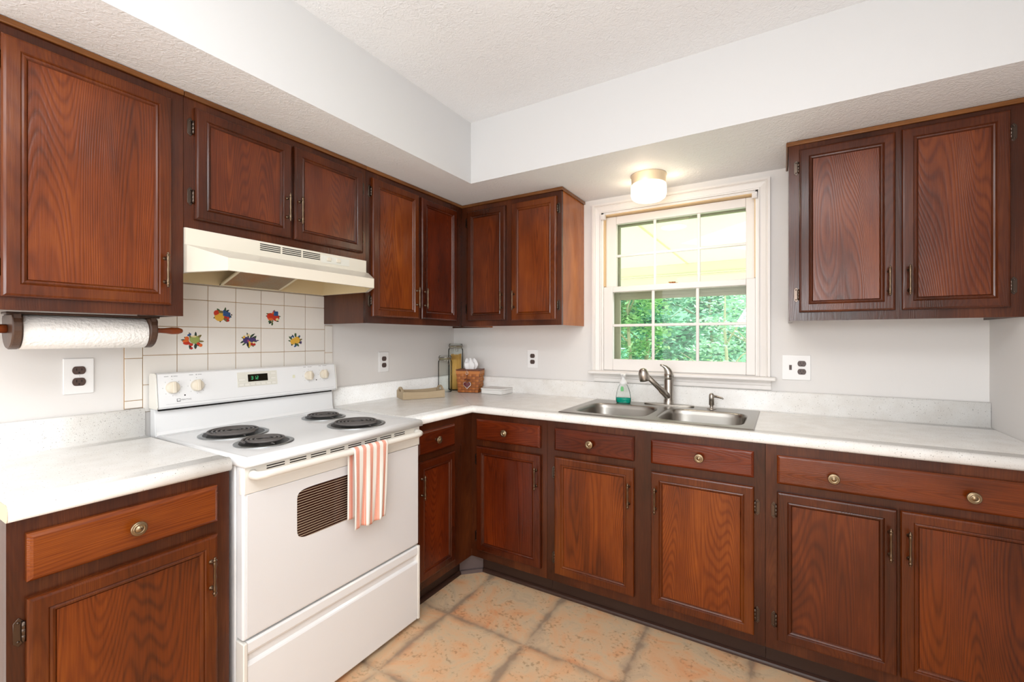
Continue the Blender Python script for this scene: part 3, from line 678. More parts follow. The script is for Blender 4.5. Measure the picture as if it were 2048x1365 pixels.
decal(-1.581, 1.378, [(-.022, .006, .013, .013, 'red'), (-.012, -.008, .020, .020, 'yellow'), (-.008, .012, .012, .006, 'olive')] + [(.006 + .007 * (i % 4), .016 - .008 * (i // 4) - .003 * (i % 4), .005, .005, 'blue') for i in range(12)] + [(.012, -.010, .006, .006, 'cherry'), (.022, -.012, .006, .006, 'red'), (.021, -.023, .006, .006, 'cherry'), (.036, .001, .003, .003, 'dark')], lv(1, 9, .026))
decal(-1.3595, 1.378, [(-.012, .002, .018, .016, 'red'), (-.012, -.010, .013, .007, 'orange'), (.014, -.003, .017, .016, 'red'), (.018, -.009, .010, .009, 'cream')] + [(.008 + .006 * (i % 3), .022 - .006 * (i // 3), .005, .005, 'blue') for i in range(9)] + [(-.001, .018, .005, .005, 'orange'), (.001, .026, .003, .004, 'pink')], lv(2, 8, .026) + [(-.004, -.033, .008, .005, 80, 'leaf'), (-.014, -.027, .008, .005, 40, 'dleaf')])
decal(-1.6915, 1.268, [(.005, .004, .019, .017, 'green'), (.003, .016, .010, .004, 'cream'), (-.023, .008, .008, .009, 'orange'), (-.027, -.002, .012, .006, 'orange'), (-.024, -.010, .013, .007, 'red'), (-.008, -.016, .007, .006, 'red'), (.018, -.013, .007, .006, 'red'), (.026, -.019, .007, .007, 'orange'), (-.007, -.031, .005, .005, 'cherry'), (-.018, .022, .004, .004, 'blue'), (-.012, .026, .004, .004, 'blue')], lv(3, 9, .028) + [(-.036, .003, .009, .003, 0, 'dleaf')])
decal(-1.470, 1.268, [(-.011, .001, .016, .015, 'plum'), (-.005, -.001, .006, .007, 'pink'), (.014, .003, .017, .011, 'plum'), (-.004, -.018, .007, .009, 'dark'), (.002, -.016, .006, .014, 'yellow'), (.012, -.016, .007, .006, 'cherry'), (.022, -.018, .007, .006, 'cherry'), (.020, -.010, .006, .005, 'cream'), (-.010, .022, .004, .004, 'cream'), (-.003, .025, .004, .004, 'cream'), (-.022, .015, .005, .006, 'yellow'), (.002, .021, .004, .004, 'cream')], lv(4, 10, .027) + [(.016, .022, .014, .003, 45, 'dleaf'), (.022, .015, .014, .003, 25, 'dleaf'), (.036, -.001, .009, .003, 10, 'plum')])
decal(-1.2475, 1.268, [(-.012, -.007, .014, .014, 'yellow'), (-.006, .002, .009, .010, 'yellow'), (.010, .000, .015, .016, 'yellow'), (.008, .010, .010, .008, 'yellow'), (.030, -.008, .004, .004, 'plum'), (.029, -.015, .004, .004, 'plum'), (-.020, .017, .004, .004, 'blue'), (-.012, .018, .004, .004, 'blue'), (.022, .019, .004, .004, 'blue'), (-.003, -.030, .004, .004, 'blue'), (.003, -.026, .004, .004, 'blue')], lv(5, 9, .026) + [(.012, -.022, .011, .006, -50, 'leaf'), (.000, .026, .010, .005, 95, 'leaf')])

# ------------------------------------------------------------------ range hood
hd = thing('range_hood', 'cream metal range hood with slotted front and greasy mesh filter below the short cabinet', 'range hood', (0.001, -1.4718, 1.497), PI / 2)
hy = 1.4718; hz = -1.497
def hp(x, y, z): return (y + hy, -x, z + hz)      # world-ish (depth x, along y, z) to hood local
yl_, yr_ = -1.8565, -1.0885
b = MB()
zb, zl_, zm, zt_ = 1.500, 1.541, 1.592, 1.6525
lo_ = [(.001, yl_), (.345, yl_), (.510, -1.808), (.510, -1.200), (.345, yr_), (.001, yr_)]
mid_ = [(.001, yl_), (.326, yl_), (.332, yl_ + .002), (.332, yr_ - .002), (.326, yr_), (.001, yr_)]
L0 = [b.bm.verts.new(hp(x, y, zb)) for x, y in lo_]
zs_ = [zm, zm, zl_, zl_, zm, zm]
L1 = [b.bm.verts.new(hp(x, y, z)) for (x, y), z in zip(lo_, zs_)]
L2 = [b.bm.verts.new(hp(x, y, zm + .004)) for x, y in mid_]
L3 = [b.bm.verts.new(hp(x, y, zt_)) for x, y in mid_]
for A, B in ((L0, L1), (L1, L2), (L2, L3)):
    for i in range(6): b.bm.faces.new([A[i], A[(i + 1) % 6], B[(i + 1) % 6], B[i]])
b.bm.faces.new(L3)
# hollow underside
inn = [(.018, yl_ + .012), (.340, yl_ + .012), (.498, -1.797), (.498, -1.211), (.340, yr_ - .012), (.018, yr_ - .012)]
I0 = [b.bm.verts.new(hp(x, y, zb)) for x, y in inn]
I1 = [b.bm.verts.new(hp(x if x < .1 else .318, y, 1.588)) for x, y in [(.018, yl_ + .012), (.318, yl_ + .012), (.3181, -1.80), (.3181, -1.208), (.318, yr_ - .012), (.018, yr_ - .012)]]
for A, B in ((L0, I0), (I0, I1)):
    for i in range(6): b.bm.faces.new([A[i], A[(i + 1) % 6], B[(i + 1) % 6], B[i]]).material_index = int(B is I1)
b.bm.faces.new(I1).material_index = 1
b.build('hood_body', [mat('hood_cream_enamel', (222, 215, 200), .3), mat('greasy_cream_underside', (224, 206, 166), .35)], hd)
def filt_mat():
    m = bpy.data.materials.new('greasy_filter_mesh'); m.use_nodes = True; nt = m.node_tree; L = nt.links.new; b = nt.nodes['Principled BSDF']
    tc = N(nt, 'ShaderNodeTexCoord'); sp = N(nt, 'ShaderNodeSeparateXYZ'); L(tc.outputs['Object'], sp.inputs[0])
    a = mth(nt, 'SINE', mth(nt, 'MULTIPLY', mth(nt, 'ADD', sp.outputs[0], sp.outputs[1]), 900)); c_ = mth(nt, 'SINE', mth(nt, 'MULTIPLY', mth(nt, 'SUBTRACT', sp.outputs[0], sp.outputs[1]), 900))
    s_ = mth(nt, 'MAXIMUM', a, c_); n = N(nt, 'ShaderNodeTexNoise'); n.inputs['Scale'].default_value = 9; L(tc.outputs['Object'], n.inputs['Vector'])
    r1 = ramp(nt, [(.35, srgb(190, 130, 60)), (.65, srgb(176, 160, 130))]); L(n.outputs['Fac'], r1.inputs[0])
    mx = N(nt, 'ShaderNodeMix', data_type='RGBA'); L(mth(nt, 'GREATER_THAN', s_, .45), mx.inputs[0]); mx.inputs[6].default_value = srgb(66, 42, 20); L(r1.outputs[0], mx.inputs[7]); L(mx.outputs[2], b.inputs['Base Color'])
    b.inputs['Roughness'].default_value = .4; b.inputs['Metallic'].default_value = .3; return m
fz = lambda x, d=0: hp(x, 0, 1.501 + (x - .028) * .333 + d)[1:]
b = MB(); b.prism([fz(.036), fz(.285), fz(.285, .004), fz(.036, .004)], -1.592 + hy, -1.352 + hy, 'x'); ff = b.build('grease_filter', filt_mat(), hd)
b = MB()
for y0, y1 in ((-1.603, -1.592), (-1.352, -1.341)): b.prism([fz(.028, -.001), fz(.290, -.001), fz(.290, .005), fz(.028, .005)], y0 + hy, y1 + hy, 'x')
b.prism([fz(.027, -.001), fz(.036, -.001), fz(.036, .005), fz(.027, .005)], -1.603 + hy, -1.341 + hy, 'x')
b.build('filter_frame', mat('filter_frame_cream', (222, 210, 180), .4), ff)
b = MB()
for y0, y1 in ((-1.604, -1.522), (-1.514, -1.432), (-1.424, -1.343)):
    for k in range(4):
        z = 1.6185 + .0074 * k; b.box(y0 + hy, y1 + hy, -.3328, -.3318, z + hz, z + .0036 + hz)
b.build('vent_slots', m_dark, hd)
b = MB(); b.box(-1.337 + hy, -1.190 + hy, -.3332, -.3319, 1.610 + hz, 1.642 + hz, bev=.0004, seg=1); b.build('switch_plate', mat('switch_plate_grey', (222, 220, 210), .4), hd)
for y in (-1.300, -1.250): MB().box(y - .011 + hy, y + .011 + hy, -.337, -.3333, 1.620 + hz, 1.636 + hz, bev=.0015).build('rocker_switch', m_bisque, hd)

# ------------------------------------------------------------------ electric range
RY = -1.455
rg = thing('electric_range', 'white freestanding coil-top electric range between the two countertops', 'range', (0.012, RY, 0), PI / 2)
ex = lambda x: -(x - .012)     # depth to local y
ey = lambda y: y - RY
hw = .385
b = MB()
b.box(-hw, hw, ex(.615), ex(.02), .03, .895, bev=.003)
for sx in (-1, 1):
    for dx in (.08, .56): b.lathe([(.016, 0), (.016, .006), (.009, .008), (.009, .032)], (sx * (hw - .04), ex(dx), .0), 14)
b.build('oven_body', m_enamel, rg)
b = MB()   # cooktop: flat pan with rolled edge
loops = [(0, .886), (0, .900), (.002, .908), (.007, .9135), (.014, .915), (.020, .9135), (.026, .910)]
x0, x1, y0, y1 = -hw - .002, hw + .002, ex(.676), ex(.055)
rings = []
for ins, z in loops: rings.append([b.bm.verts.new(p) for p in ((x0 + ins, y0 + ins, z), (x1 - ins, y0 + ins, z), (x1 - ins, y1 - ins, z), (x0 + ins, y1 - ins, z))])
for A, B in zip(rings, rings[1:]):
    for i in range(4): b.bm.faces.new([A[i], A[(i + 1) % 4], B[(i + 1) % 4], B[i]]).smooth = True
b.bm.faces.new(rings[-1]); b.bm.faces.new(rings[0][::-1])
b.build('cooktop', m_enamel, rg)
def burner(x, y, rc):
    cx, cy, z = ey(y), ex(x), .910
    br = MB().lathe([(rc + .018, .0), (rc + .018, .003), (rc + .012, .0048), (rc + .003, .003), (rc - .001, .0012)], (cx, cy, z), 48).build('drip_bowl', m_ring, rg)
    MB().lathe([(rc + .003, .0032), (rc - .008, .0018), (rc * .3, .0012), (0, .0012)], (cx, cy, z), 40).build('bowl_liner', m_bowl, br)
    b = MB(); pts = []; turns = 3.5 if rc < .09 else 4.8; r0 = .022; n = int(turns * 36)
    for i in range(n + 1):
        t = i / n; a = 2 * PI * turns * t; r = r0 + (rc - .008 - r0) * t; pts.append((cx + r * math.cos(a), cy + r * math.sin(a), z + .013))
    b.tube(pts, .0042, 8)
    for k in range(3):
        a = k * 2 * PI / 3 + .4; b.box(-.001, .001, 0, 0.001, 0, 0) if False else None
        p0 = Vector((cx, cy, z + .0066)); p1 = p0 + Vector((math.cos(a), math.sin(a), 0)) * (rc + .001); b.tube([p0, p1], .0018, 6)
    b.lathe([(0, .0125), (.010, .0125), (.011, .010), (.011, .006)], (cx, cy, z), 16)
    b.build('heating_coil', m_coil, rg)
burner(.248, -1.655, .100); burner(.492, -1.678, .077); burner(.232, -1.250, .077); burner(.500, -1.285, .100)
# backguard
b = MB()
b.prism([(ex(.016), .90), (ex(.016), 1.012), (ex(.052), 1.012), (ex(.058), .925), (ex(.064), .913), (ex(.064), .90)], -hw, hw, 'x', bev=.002)
b.build('back_riser', m_enamel, rg)
b = MB(); b.prism([(ex(.016), 1.0125), (ex(.016), 1.136), (ex(.022), 1.145), (ex(.060), 1.147), (ex(.070), 1.142), (ex(.086), 1.020), (ex(.080), 1.0125)], -hw, hw, 'x', bev=.003)
bgd = b.build('control_panel', m_enamel, rg)
MB().box(-hw + .01, hw - .01, ex(.060), ex(.0525), 1.0035, 1.0122).build('shadow_gap', m_dark, rg)  # solid black strip standing in for the shaded gap below the panel
for sx in (-1, 1):
    b = MB(); xx = sorted((sx * (hw + .0002), sx * (hw + .004))); b.prism([(ex(.016), 1.0125), (ex(.016), 1.136), (ex(.022), 1.145), (ex(.060), 1.147), (ex(.071), 1.142), (ex(.087), 1.020), (ex(.081), 1.0125)], xx[0], xx[1], 'x', bev=.001)
    b.build('end_cap', m_cream, bgd)
def pf(z): return ex(.070 + (1.142 - z) * (.016 / .122))      # panel face depth at height z
tilt = math.atan2(.016, .122)
MT = lambda y, z, d=0: Matrix.Translation((ey(y), pf(z) - d, z)) @ Matrix.Rotation(PI / 2 - tilt, 4, 'X')   # local z = outward, local y = up
for y, z in ((-1.792, 1.090), (-1.709, 1.0915), (-1.222, 1.095), (-1.139, 1.0965)):
    b = MB(); M = MT(y, z)
    b.lathe([(.0225, .0), (.0225, .008), (.0205, .013), (.019, .0145), (0, .0145)], n=32, M=M)
    g0 = len(b.bm.verts); b.box(-.0055, .0055, -.0215, .0215, .012, .024, bev=.002); b.bm.verts.ensure_lookup_table()
    for v in list(b.bm.verts)[g0:]: v.co = M @ v.co
    b.build('burner_knob', m_bisque, bgd)
    b = MB()
    for k in range(8):
        a = R(-90 + 45 * k); p = M @ Vector((.031 * math.cos(a), .031 * math.sin(a), .0002)); b.blob(p, (.0013, .0004, .0013), 6)
    p = M @ Vector((0, .043, .0002)); b.blob(p, (.0022, .0004, .0022), 6)
    for dx in (-.018, .012): 
        p = M @ Vector((dx, .043, .0002)); b.box(p.x - .007, p.x + .007, p.y - .0003, p.y + .0002, p.z - .0009, p.z + .0009)
    b.bm.normal_update(); tmp = bpy.data.meshes.new('tmp'); b.bm.to_mesh(tmp); b.bm.free()
    if len(bgd.data.materials) == 1: bgd.data.materials.append(mat('dial_mark_grey', (150, 150, 152), .5))
    for p_ in tmp.polygons: p_.material_index = 1
    q_ = bmesh.new(); q_.from_mesh(bgd.data); q_.from_mesh(tmp); q_.to_mesh(bgd.data); q_.free(); bpy.data.meshes.remove(tmp)
def on_panel(b, y0, y1, z0, z1, d0, d1):
    g0 = len(b.bm.verts); b.bm.verts.ensure_lookup_table()
    yc, zc = (y0 + y1) / 2, (z0 + z1) / 2; M = MT(yc, zc)
    vs = []
    for x in ((y0 - y1) / 2, (y1 - y0) / 2):
        for y in ((z0 - z1) / 2, (z1 - z0) / 2):
            for z in (d0, d1): vs.append(b.bm.verts.new(M @ Vector((x, y, z))))
    for q in [(0, 1, 3, 2), (4, 6, 7, 5), (0, 4, 5, 1), (2, 3, 7, 6), (0, 2, 6, 4), (1, 5, 7, 3)]: b.bm.faces.new([vs[i] for i in q]).material_index = b.mi
b = MB(); on_panel(b, -1.556, -1.382, 1.0685, 1.1315, 0, .0012); kp = b.build('clock_keypad', mat('keypad_grey_white', (226, 224, 214), .35), bgd)
b = MB()
ks = [(-1.551, -1.523, 1.093, 1.105)] + [(-1.551 + .0236 * k, -1.551 + .0236 * k + .0205, 1.0715, 1.0835) for k in range(7)] + [(-1.412, -1.388, 1.112, 1.126), (-1.412, -1.388, 1.092, 1.104)]
for y0, y1, z0, z1 in ks: on_panel(b, y0, y1, z0, z1, .0013, .0018)
b.build('key_outline', mat('key_outline_grey', (196, 194, 186), .4), kp)
b = MB()
for y0, y1, z0, z1 in ks: on_panel(b, y0 + .0008, y1 - .0008, z0 + .0008, z1 - .0008, .0018, .0022)
b.build('keys', mat('key_face', (232, 230, 222), .4), kp)
b = MB(); on_panel(b, -1.512, -1.426, 1.089, 1.1205, .0013, .0026); b.build('clock_display', mat('display_black', (26, 24, 16), .15), kp)
def text(name, body, size, M, m, parent, ext=.0002, sx=1):
    cu = bpy.data.curves.new(name, 'FONT'); cu.body = body; cu.size = size; cu.extrude = ext; cu.align_x = 'CENTER'; cu.align_y = 'CENTER'; cu.resolution_u = 3
    cu.materials.append(m); o = bpy.data.objects.new(name, cu); C.objects.link(o); bpy.context.view_layer.update()
    me = bpy.data.meshes.new_from_object(o.evaluated_get(bpy.context.evaluated_depsgraph_get())); bpy.data.objects.remove(o)
    me.transform(M @ Matrix.Diagonal((sx, 1, 1, 1))); me.materials.clear(); me.materials.append(m)
    o = bpy.data.objects.new(name, me); C.objects.link(o); o.parent = parent; return o
m_led = mat('green_led', (80, 220, 150), .5, emis=(90, 235, 160), emis_s=.9)
def seg_digits(M, string, w, h):
    b = MB(); SEG = {'3': 'abcdg', '1': 'bc', '2': 'abged'}; t = .0011; x = 0
    for ch in string:
        if ch == ':':
            for z in (h * .3, h * .7): q = [(x + .0005, z - .0005), (x + .0016, z - .0005), (x + .0016, z + .0006), (x + .0005, z + .0006)]; b.bm.faces.new([b.bm.verts.new(M @ Vector((u, v, 0))) for u, v in q])
            x += .0042; continue
        R_ = {'a': (0, h - t, w, h), 'g': (0, h / 2 - t / 2, w, h / 2 + t / 2), 'd': (0, 0, w, t), 'f': (0, h / 2, t, h), 'b': (w - t, h / 2, w, h), 'e': (0, 0, t, h / 2), 'c': (w - t, 0, w, h / 2)}
        for s_ in SEG[ch]:
            u0, v0, u1, v1 = R_[s_]; b.bm.faces.new([b.bm.verts.new(M @ Vector((x + u, v, 0))) for u, v in ((u0 + .0002, v0 + .0002), (u1 - .0002, v0 + .0002), (u1 - .0002, v1 - .0002), (u0 + .0002, v1 - .0002))])
        x += w + .003
    return b.build('clock_digits', m_led, kp, normals=False)
seg_digits(MT(-1.469, 1.1045, .0028) @ Matrix.Translation((-.030, -.007, 0)), '3:12', .0068, .0145)
b = MB(); on_panel(b, -1.306, -1.295, 1.090, 1.104, 0, .002); b.build('light_switch', mat('light_switch_cream', (226, 226, 200), .4), bgd)
b = MB(); on_panel(b, -1.780, -1.768, 1.036, 1.047, 0, .0008); b.build('logo_badge', mat('logo_dark', (96, 96, 98), .4), bgd)
b = MB(); on_panel(b, -1.7785, -1.7695, 1.0385, 1.0455, .0008, .0012); b.build('logo_badge_centre', m_enamel, bgd)
text('brand_lettering', 'MAYTAG', .0075, MT(-1.748, 1.0415, .0004), mat('lettering_grey', (120, 120, 122), .5), bgd, .0001, 1.15)
for y in (-1.752, -1.182): b = MB(); b.lathe([(.0028, 0), (0, .0006)], n=12, M=MT(y, 1.058 if y < -1.5 else 1.072)); b.build('indicator_light', m_dark, bgd)
b = MB(); on_panel(b, -1.815, -1.085, 1.0285, 1.0291, 0, .0004); b.build('pinstripe', mat('pinstripe_grey', (150, 150, 154), .5), bgd)
# oven door
DX = .660
b = MB(); b.box(-hw + .002, hw - .002, ex(DX - .004), ex(.618), .353, .884, bev=.006, seg=3); od = b.build('oven_door', m_enamel, rg)
b = MB(); b.box(-hw + .004, hw - .004, ex(DX + .002), ex(DX - .003), .800, .883, bev=.003); b.build('door_top_trim', m_cream, od)
b = MB(); b.box(-hw + .012, hw - .012, ex(DX + .001), ex(DX - .003), .362, .799, bev=.001); b.build('door_glass', mat('white_door_glass', (230, 230, 231), .08), od)
b = MB()
for k in range(8):
    y0 = -1.768 + k * .0775
    for j in range(3): z = .8525 + .0078 * j; b.box(ey(y0), ey(y0 + .060), ex(DX + .0026), ex(DX + .0018), z + .004, z + .0074)
b.build('vent_slots', m_dark, od)
def win_mat():
    m = bpy.data.materials.new('striped_oven_window'); m.use_nodes = True; nt = m.node_tree; L = nt.links.new; b = nt.nodes['Principled BSDF']
    tc = N(nt, 'ShaderNodeTexCoord'); sp = N(nt, 'ShaderNodeSeparateXYZ'); L(tc.outputs['Object'], sp.inputs[0])
    fr = mth(nt, 'FRACT', mth(nt, 'DIVIDE', sp.outputs[2], .0088)); mk = mth(nt, 'LESS_THAN', fr, .16)
    mx = N(nt, 'ShaderNodeMix', data_type='RGBA'); L(mk, mx.inputs[0]); mx.inputs[6].default_value = srgb(54, 32, 26); mx.inputs[7].default_value = srgb(214, 196, 170); L(mx.outputs[2], b.inputs['Base Color']); b.inputs['Roughness'].default_value = .12; return m
pts = [(p[0], p[1]) for p in superloop(ey(-1.467), .6815, .197, .084, 60, 9)]
b = MB(); b.prism(pts, ex(DX + .0018), ex(DX + .0008), 'y'); b.build('oven_window', win_mat(), od)
b = MB(); HX, HZ = .697, .858; pts = []
ya, yb_ = ey(-1.822), ey(-1.088)
b.tube([(ya + .010, ex(DX + .001), HZ + .002), (ya + .006, ex(.675), HZ + .001), (ya + .010, ex(.688), HZ), (ya + .028, ex(HX - .001), HZ), (ya + .06, ex(HX), HZ), (yb_ - .06, ex(HX), HZ), (yb_ - .028, ex(HX - .001), HZ), (yb_ - .010, ex(.688), HZ), (yb_ - .006, ex(.675), HZ + .001), (yb_ - .010, ex(DX + .001), HZ + .002)], [.014, .0135, .013, .0125, .012, .012, .0125, .013, .0135, .014], 18)
b.build('oven_handle', m_cream, od)
for sx in (-1, 1): MB().box(*sorted((sx * (hw - .0025), sx * (hw + .001))), ex(DX - .012), ex(.640), .800, .876, bev=.001).build('trim_clip', m_cream, od)
# storage drawer
b = MB(); b.prism([(ex(.618), .020), (ex(.656), .020), (ex(.660), .026), (ex(.660), .272), (ex(.657), .277), (ex(.650), .283), (ex(.650), .302), (ex(.657), .308), (ex(.661), .316), (ex(.660), .342), (ex(.654), .3475), (ex(.618), .3475)], -hw + .014, hw - .014, 'x')
for f in b.bm.faces: f.smooth = False
sd2 = b.build('storage_drawer', m_enamel, rg)
for sx in (-1, 1):
    MB().box(*sorted((sx * (hw - .0005), sx * (hw - .0138))), ex(.663), ex(.618), .020, .3475, bev=.003).build('drawer_end_cap', m_cream, sd2)

# ------------------------------------------------------------------ dish towel over the oven handle
def towel_mat():
    m = bpy.data.materials.new('striped_towel'); m.use_nodes = True; nt = m.node_tree; L = nt.links.new; b = nt.nodes['Principled BSDF']
    uv = N(nt, 'ShaderNodeUVMap'); sp = N(nt, 'ShaderNodeSeparateXYZ'); L(uv.outputs[0], sp.inputs[0])
    g_ = mth(nt, 'FRACT', mth(nt, 'ADD', mth(nt, 'MULTIPLY', sp.outputs[0], 5.0), .78))          # 0..1 in each stripe group
    grp = mth(nt, 'LESS_THAN', g_, .50); ln = mth(nt, 'FRACT', mth(nt, 'MULTIPLY', g_, 8.0)); thin = mth(nt, 'LESS_THAN', ln, .68)
    core = mth(nt, 'LESS_THAN', mth(nt, 'ABSOLUTE', mth(nt, 'SUBTRACT', g_, .25)), .09)
    f = mth(nt, 'MULTIPLY', grp, mth(nt, 'MAXIMUM', mth(nt, 'MULTIPLY', thin, .85), mth(nt, 'MULTIPLY', core, .30)))
    mx = N(nt, 'ShaderNodeMix', data_type='RGBA'); L(f, mx.inputs[0]); mx.inputs[6].default_value = srgb(240, 236, 228); mx.inputs[7].default_value = srgb(230, 98, 22); L(mx.outputs[2], b.inputs['Base Color'])
    b.inputs['Roughness'].default_value = .9
    n = N(nt, 'ShaderNodeTexNoise'); n.inputs['Scale'].default_value = 700; tc = N(nt, 'ShaderNodeTexCoord'); L(tc.outputs['Object'], n.inputs['Vector'])
    bp = N(nt, 'ShaderNodeBump'); bp.inputs['Strength'].default_value = .3; bp.inputs['Distance'].default_value = .001; L(n.outputs['Fac'], bp.inputs['Height']); L(bp.outputs[0], b.inputs['Normal']); return m
bm = bmesh.new(); uvl = bm.loops.layers.uv.new('UVMap'); NU, NV = 48, 70
y0t, y1t = -1.470, -1.306; hr = .0150; lenF, lenB = .285, .255; cyl = PI * hr
path = []
tot = lenB + cyl + lenF
for j in range(NV + 1):
    s_ = tot * j / NV
    if s_ < lenB: path.append((HX - hr, HZ - (lenB - s_), -(lenB - s_)))
    elif s_ < lenB + cyl: a = (s_ - lenB) / hr; path.append((HX - hr * math.cos(a), HZ + hr * math.sin(a), 0))
    else: path.append((HX + hr, HZ - (s_ - lenB - cyl), s_ - lenB - cyl))
V = []
for i in range(NU + 1):
    u = i / NU; row = []
    for j, (x, z, hgt) in enumerate(path):
        dn = abs(hgt) / .285; front = hgt > 0 or hgt == 0
        if hgt >= 0:
            y = y0t + (y1t - y0t) * (u * (1 - .06 * dn) + .0 * dn) - .004 * dn * dn
            x2 = x + dn * (.0065 * math.sin(u * 17 + .6) + .003 * math.sin(u * 31 + dn * 3)) + .004 * dn
            z2 = z + .004 * math.sin(u * 9) * dn
        else:
            y = y0t - .006 + (y1t - y0t) * u * .97; x2 = x - .003 * dn + .0025 * math.sin(u * 14) * dn; z2 = z
        row.append(bm.verts.new((x2 - HX, y - RY, z2 - HZ)))
    V.append(row)
for i in range(NU):
    for j in range(NV):
        f = bm.faces.new([V[i][j], V[i + 1][j], V[i + 1][j + 1], V[i][j + 1]]); f.smooth = True
        for lp_, (a, c_) in zip(f.loops, ((i, j), (i + 1, j), (i + 1, j + 1), (i, j + 1))): lp_[uvl].uv = (a / NU, c_ / NV)
me = bpy.data.meshes.new('dish_towel'); bm.to_mesh(me); bm.free(); me.materials.append(towel_mat())
tw = bpy.data.objects.new('dish_towel', me); C.objects.link(tw); tw.location = (HX, RY, HZ)
sm = tw.modifiers.new('thick', 'SOLIDIFY'); sm.thickness = .0022; sm.offset = 1
tag(tw, 'white dish towel with orange stripes hanging over the oven door handle', 'towel')

# ------------------------------------------------------------------ paper towel holder
ph = thing('paper_towel_holder', 'dark wooden paper towel holder under the large left upper cabinet', 'paper towel holder', (.205, -2.06, ZU0), PI / 2)
m_dw = wood('wood_dark_walnut', dark=(46, 30, 22), mid=(72, 50, 38), light=(96, 70, 54), along='Z', figure=.3, rough=.35)
m_cw = wood('wood_turned_cherry', dark=(92, 36, 14), mid=(134, 62, 26), light=(164, 88, 42), along='X', figure=.4)
MB().box(-.185, .170, -.028, .028, -.0075, -.0005, bev=.002).build('mounting_rail', m_dw, ph)
for x in (-.178, .134):
    pts = [(-.050, -.0075), (.050, -.0075)] + [(.058 * math.cos(R(a)), -.048 + .058 * math.sin(R(a))) for a in range(30, -211, -12)]
    b = MB(); b.prism(pts, x, x + .021, 'x', bev=.003); b.build('end_bracket', m_dw, ph)
Mx = Matrix.Rotation(PI / 2, 4, 'Y')
def dowel(x0, x1, prof):
    return MB().lathe(prof, n=24, M=Matrix.Translation((0, 0, -.048)) @ Mx)
dowel(0, 0, [(0, -.245), (.010, -.242), (.013, -.232), (.009, -.215), (.0125, -.205), (.0125, -.179), (.0095, -.1789), (.0095, .1552), (.0125, .1554), (.0125, .170), (.0095, .174), (.0085, .182), (.0095, .196), (.0125, .215), (.0120, .234), (.008, .246), (0, .251)]).build('dowel', m_cw, ph)
m_paper = mat('quilted_paper', (244, 242, 238), .95, spec=.1, bump=(120, .9, 2))
pr = MB(); pr.lathe([(.0485, -.1600), (.0493, -.1585), (.0495, 0), (.0493, .127), (.0485, .1285), (.021, .1285), (.021, -.1600), (.0485, -.1600)], n=48, M=Matrix.Translation((0, 0, 0)) @ Mx)
pt = pr.build('paper_towel_roll', m_paper); pt.location = (.205, -2.0555, ZU0 - .0565); pt.rotation_euler = (0, 0, PI / 2)
tag(pt, 'white roll of quilted paper towels on the wooden under-cabinet holder', 'paper towel')

# ------------------------------------------------------------------ things on the counter in the corner
ZC = .9146
tr_ = thing('wooden_tray', 'small weathered wooden tray with arched handle ends on the counter by the stove wall', 'tray', (.153, -.515, ZC), math.atan2(.216, .121))
m_tray = wood('wood_weathered', dark=(150, 130, 102), mid=(186, 166, 136), light=(208, 190, 162), along='X', figure=.4, rough=.7, blotch=.2)
LX, LY = .122, .070
b = MB(); b.box(-LX + .009, LX - .009, -LY + .009, LY - .009, .0005, .008); b.build('tray_base', m_tray, tr_)
for sy in (-1, 1):
    b = MB(); yy = sorted((sy * LY, sy * (LY - .009))); top = [(LX * math.cos(PI * k / 16) * -1, .046 - .006 * math.sin(PI * k / 16) ** 2 + (.003 if sy > 0 else 0)) for k in range(17)]
    b.prism([(LX, .0005), (-LX, .0005)] + top, yy[0], yy[1], 'y', bev=.001); b.build('tray_side', m_tray, tr_)
for sx in (-1, 1):
    b = MB(); xx = sorted((sx * (LX + .008), sx * (LX - .001))); ww = LY + .000
    prof = [(-ww, .046), (-ww, .0005), (ww, .0005), (ww, .046), (.050, .050), (.034, .062), (.016, .070), (0, .071), (-.016, .070), (-.034, .062), (-.050, .050)]
    hole = [(-.026, .046), (-.022, .054), (-.012, .059), (0, .060), (.012, .059), (.022, .054), (.026, .046)]
    # lower board + arched strap above the hand hole
    low = [(-ww, .0005), (ww, .0005), (ww, .046), (.026, .044), (-.026, .044), (-ww, .046)]
    b.prism(low, xx[0], xx[1], 'x', bev=.0008)
    outer = [(ww - .004, .046), (.050, .051), (.034, .062), (.016, .070), (0, .0715), (-.016, .070), (-.034, .062), (-.050, .051), (-ww + .004, .046)]
    inner = [(-.028, .0445), (-.022, .054), (-.012, .059), (0, .0605), (.012, .059), (.022, .054), (.028, .0445)]
    b.prism(outer + inner, xx[0], xx[1], 'x'); b.build('tray_handle_end', m_tray, tr_)
m_jar = thin_glass('jar_glass', (.965, .985, .975, 1))
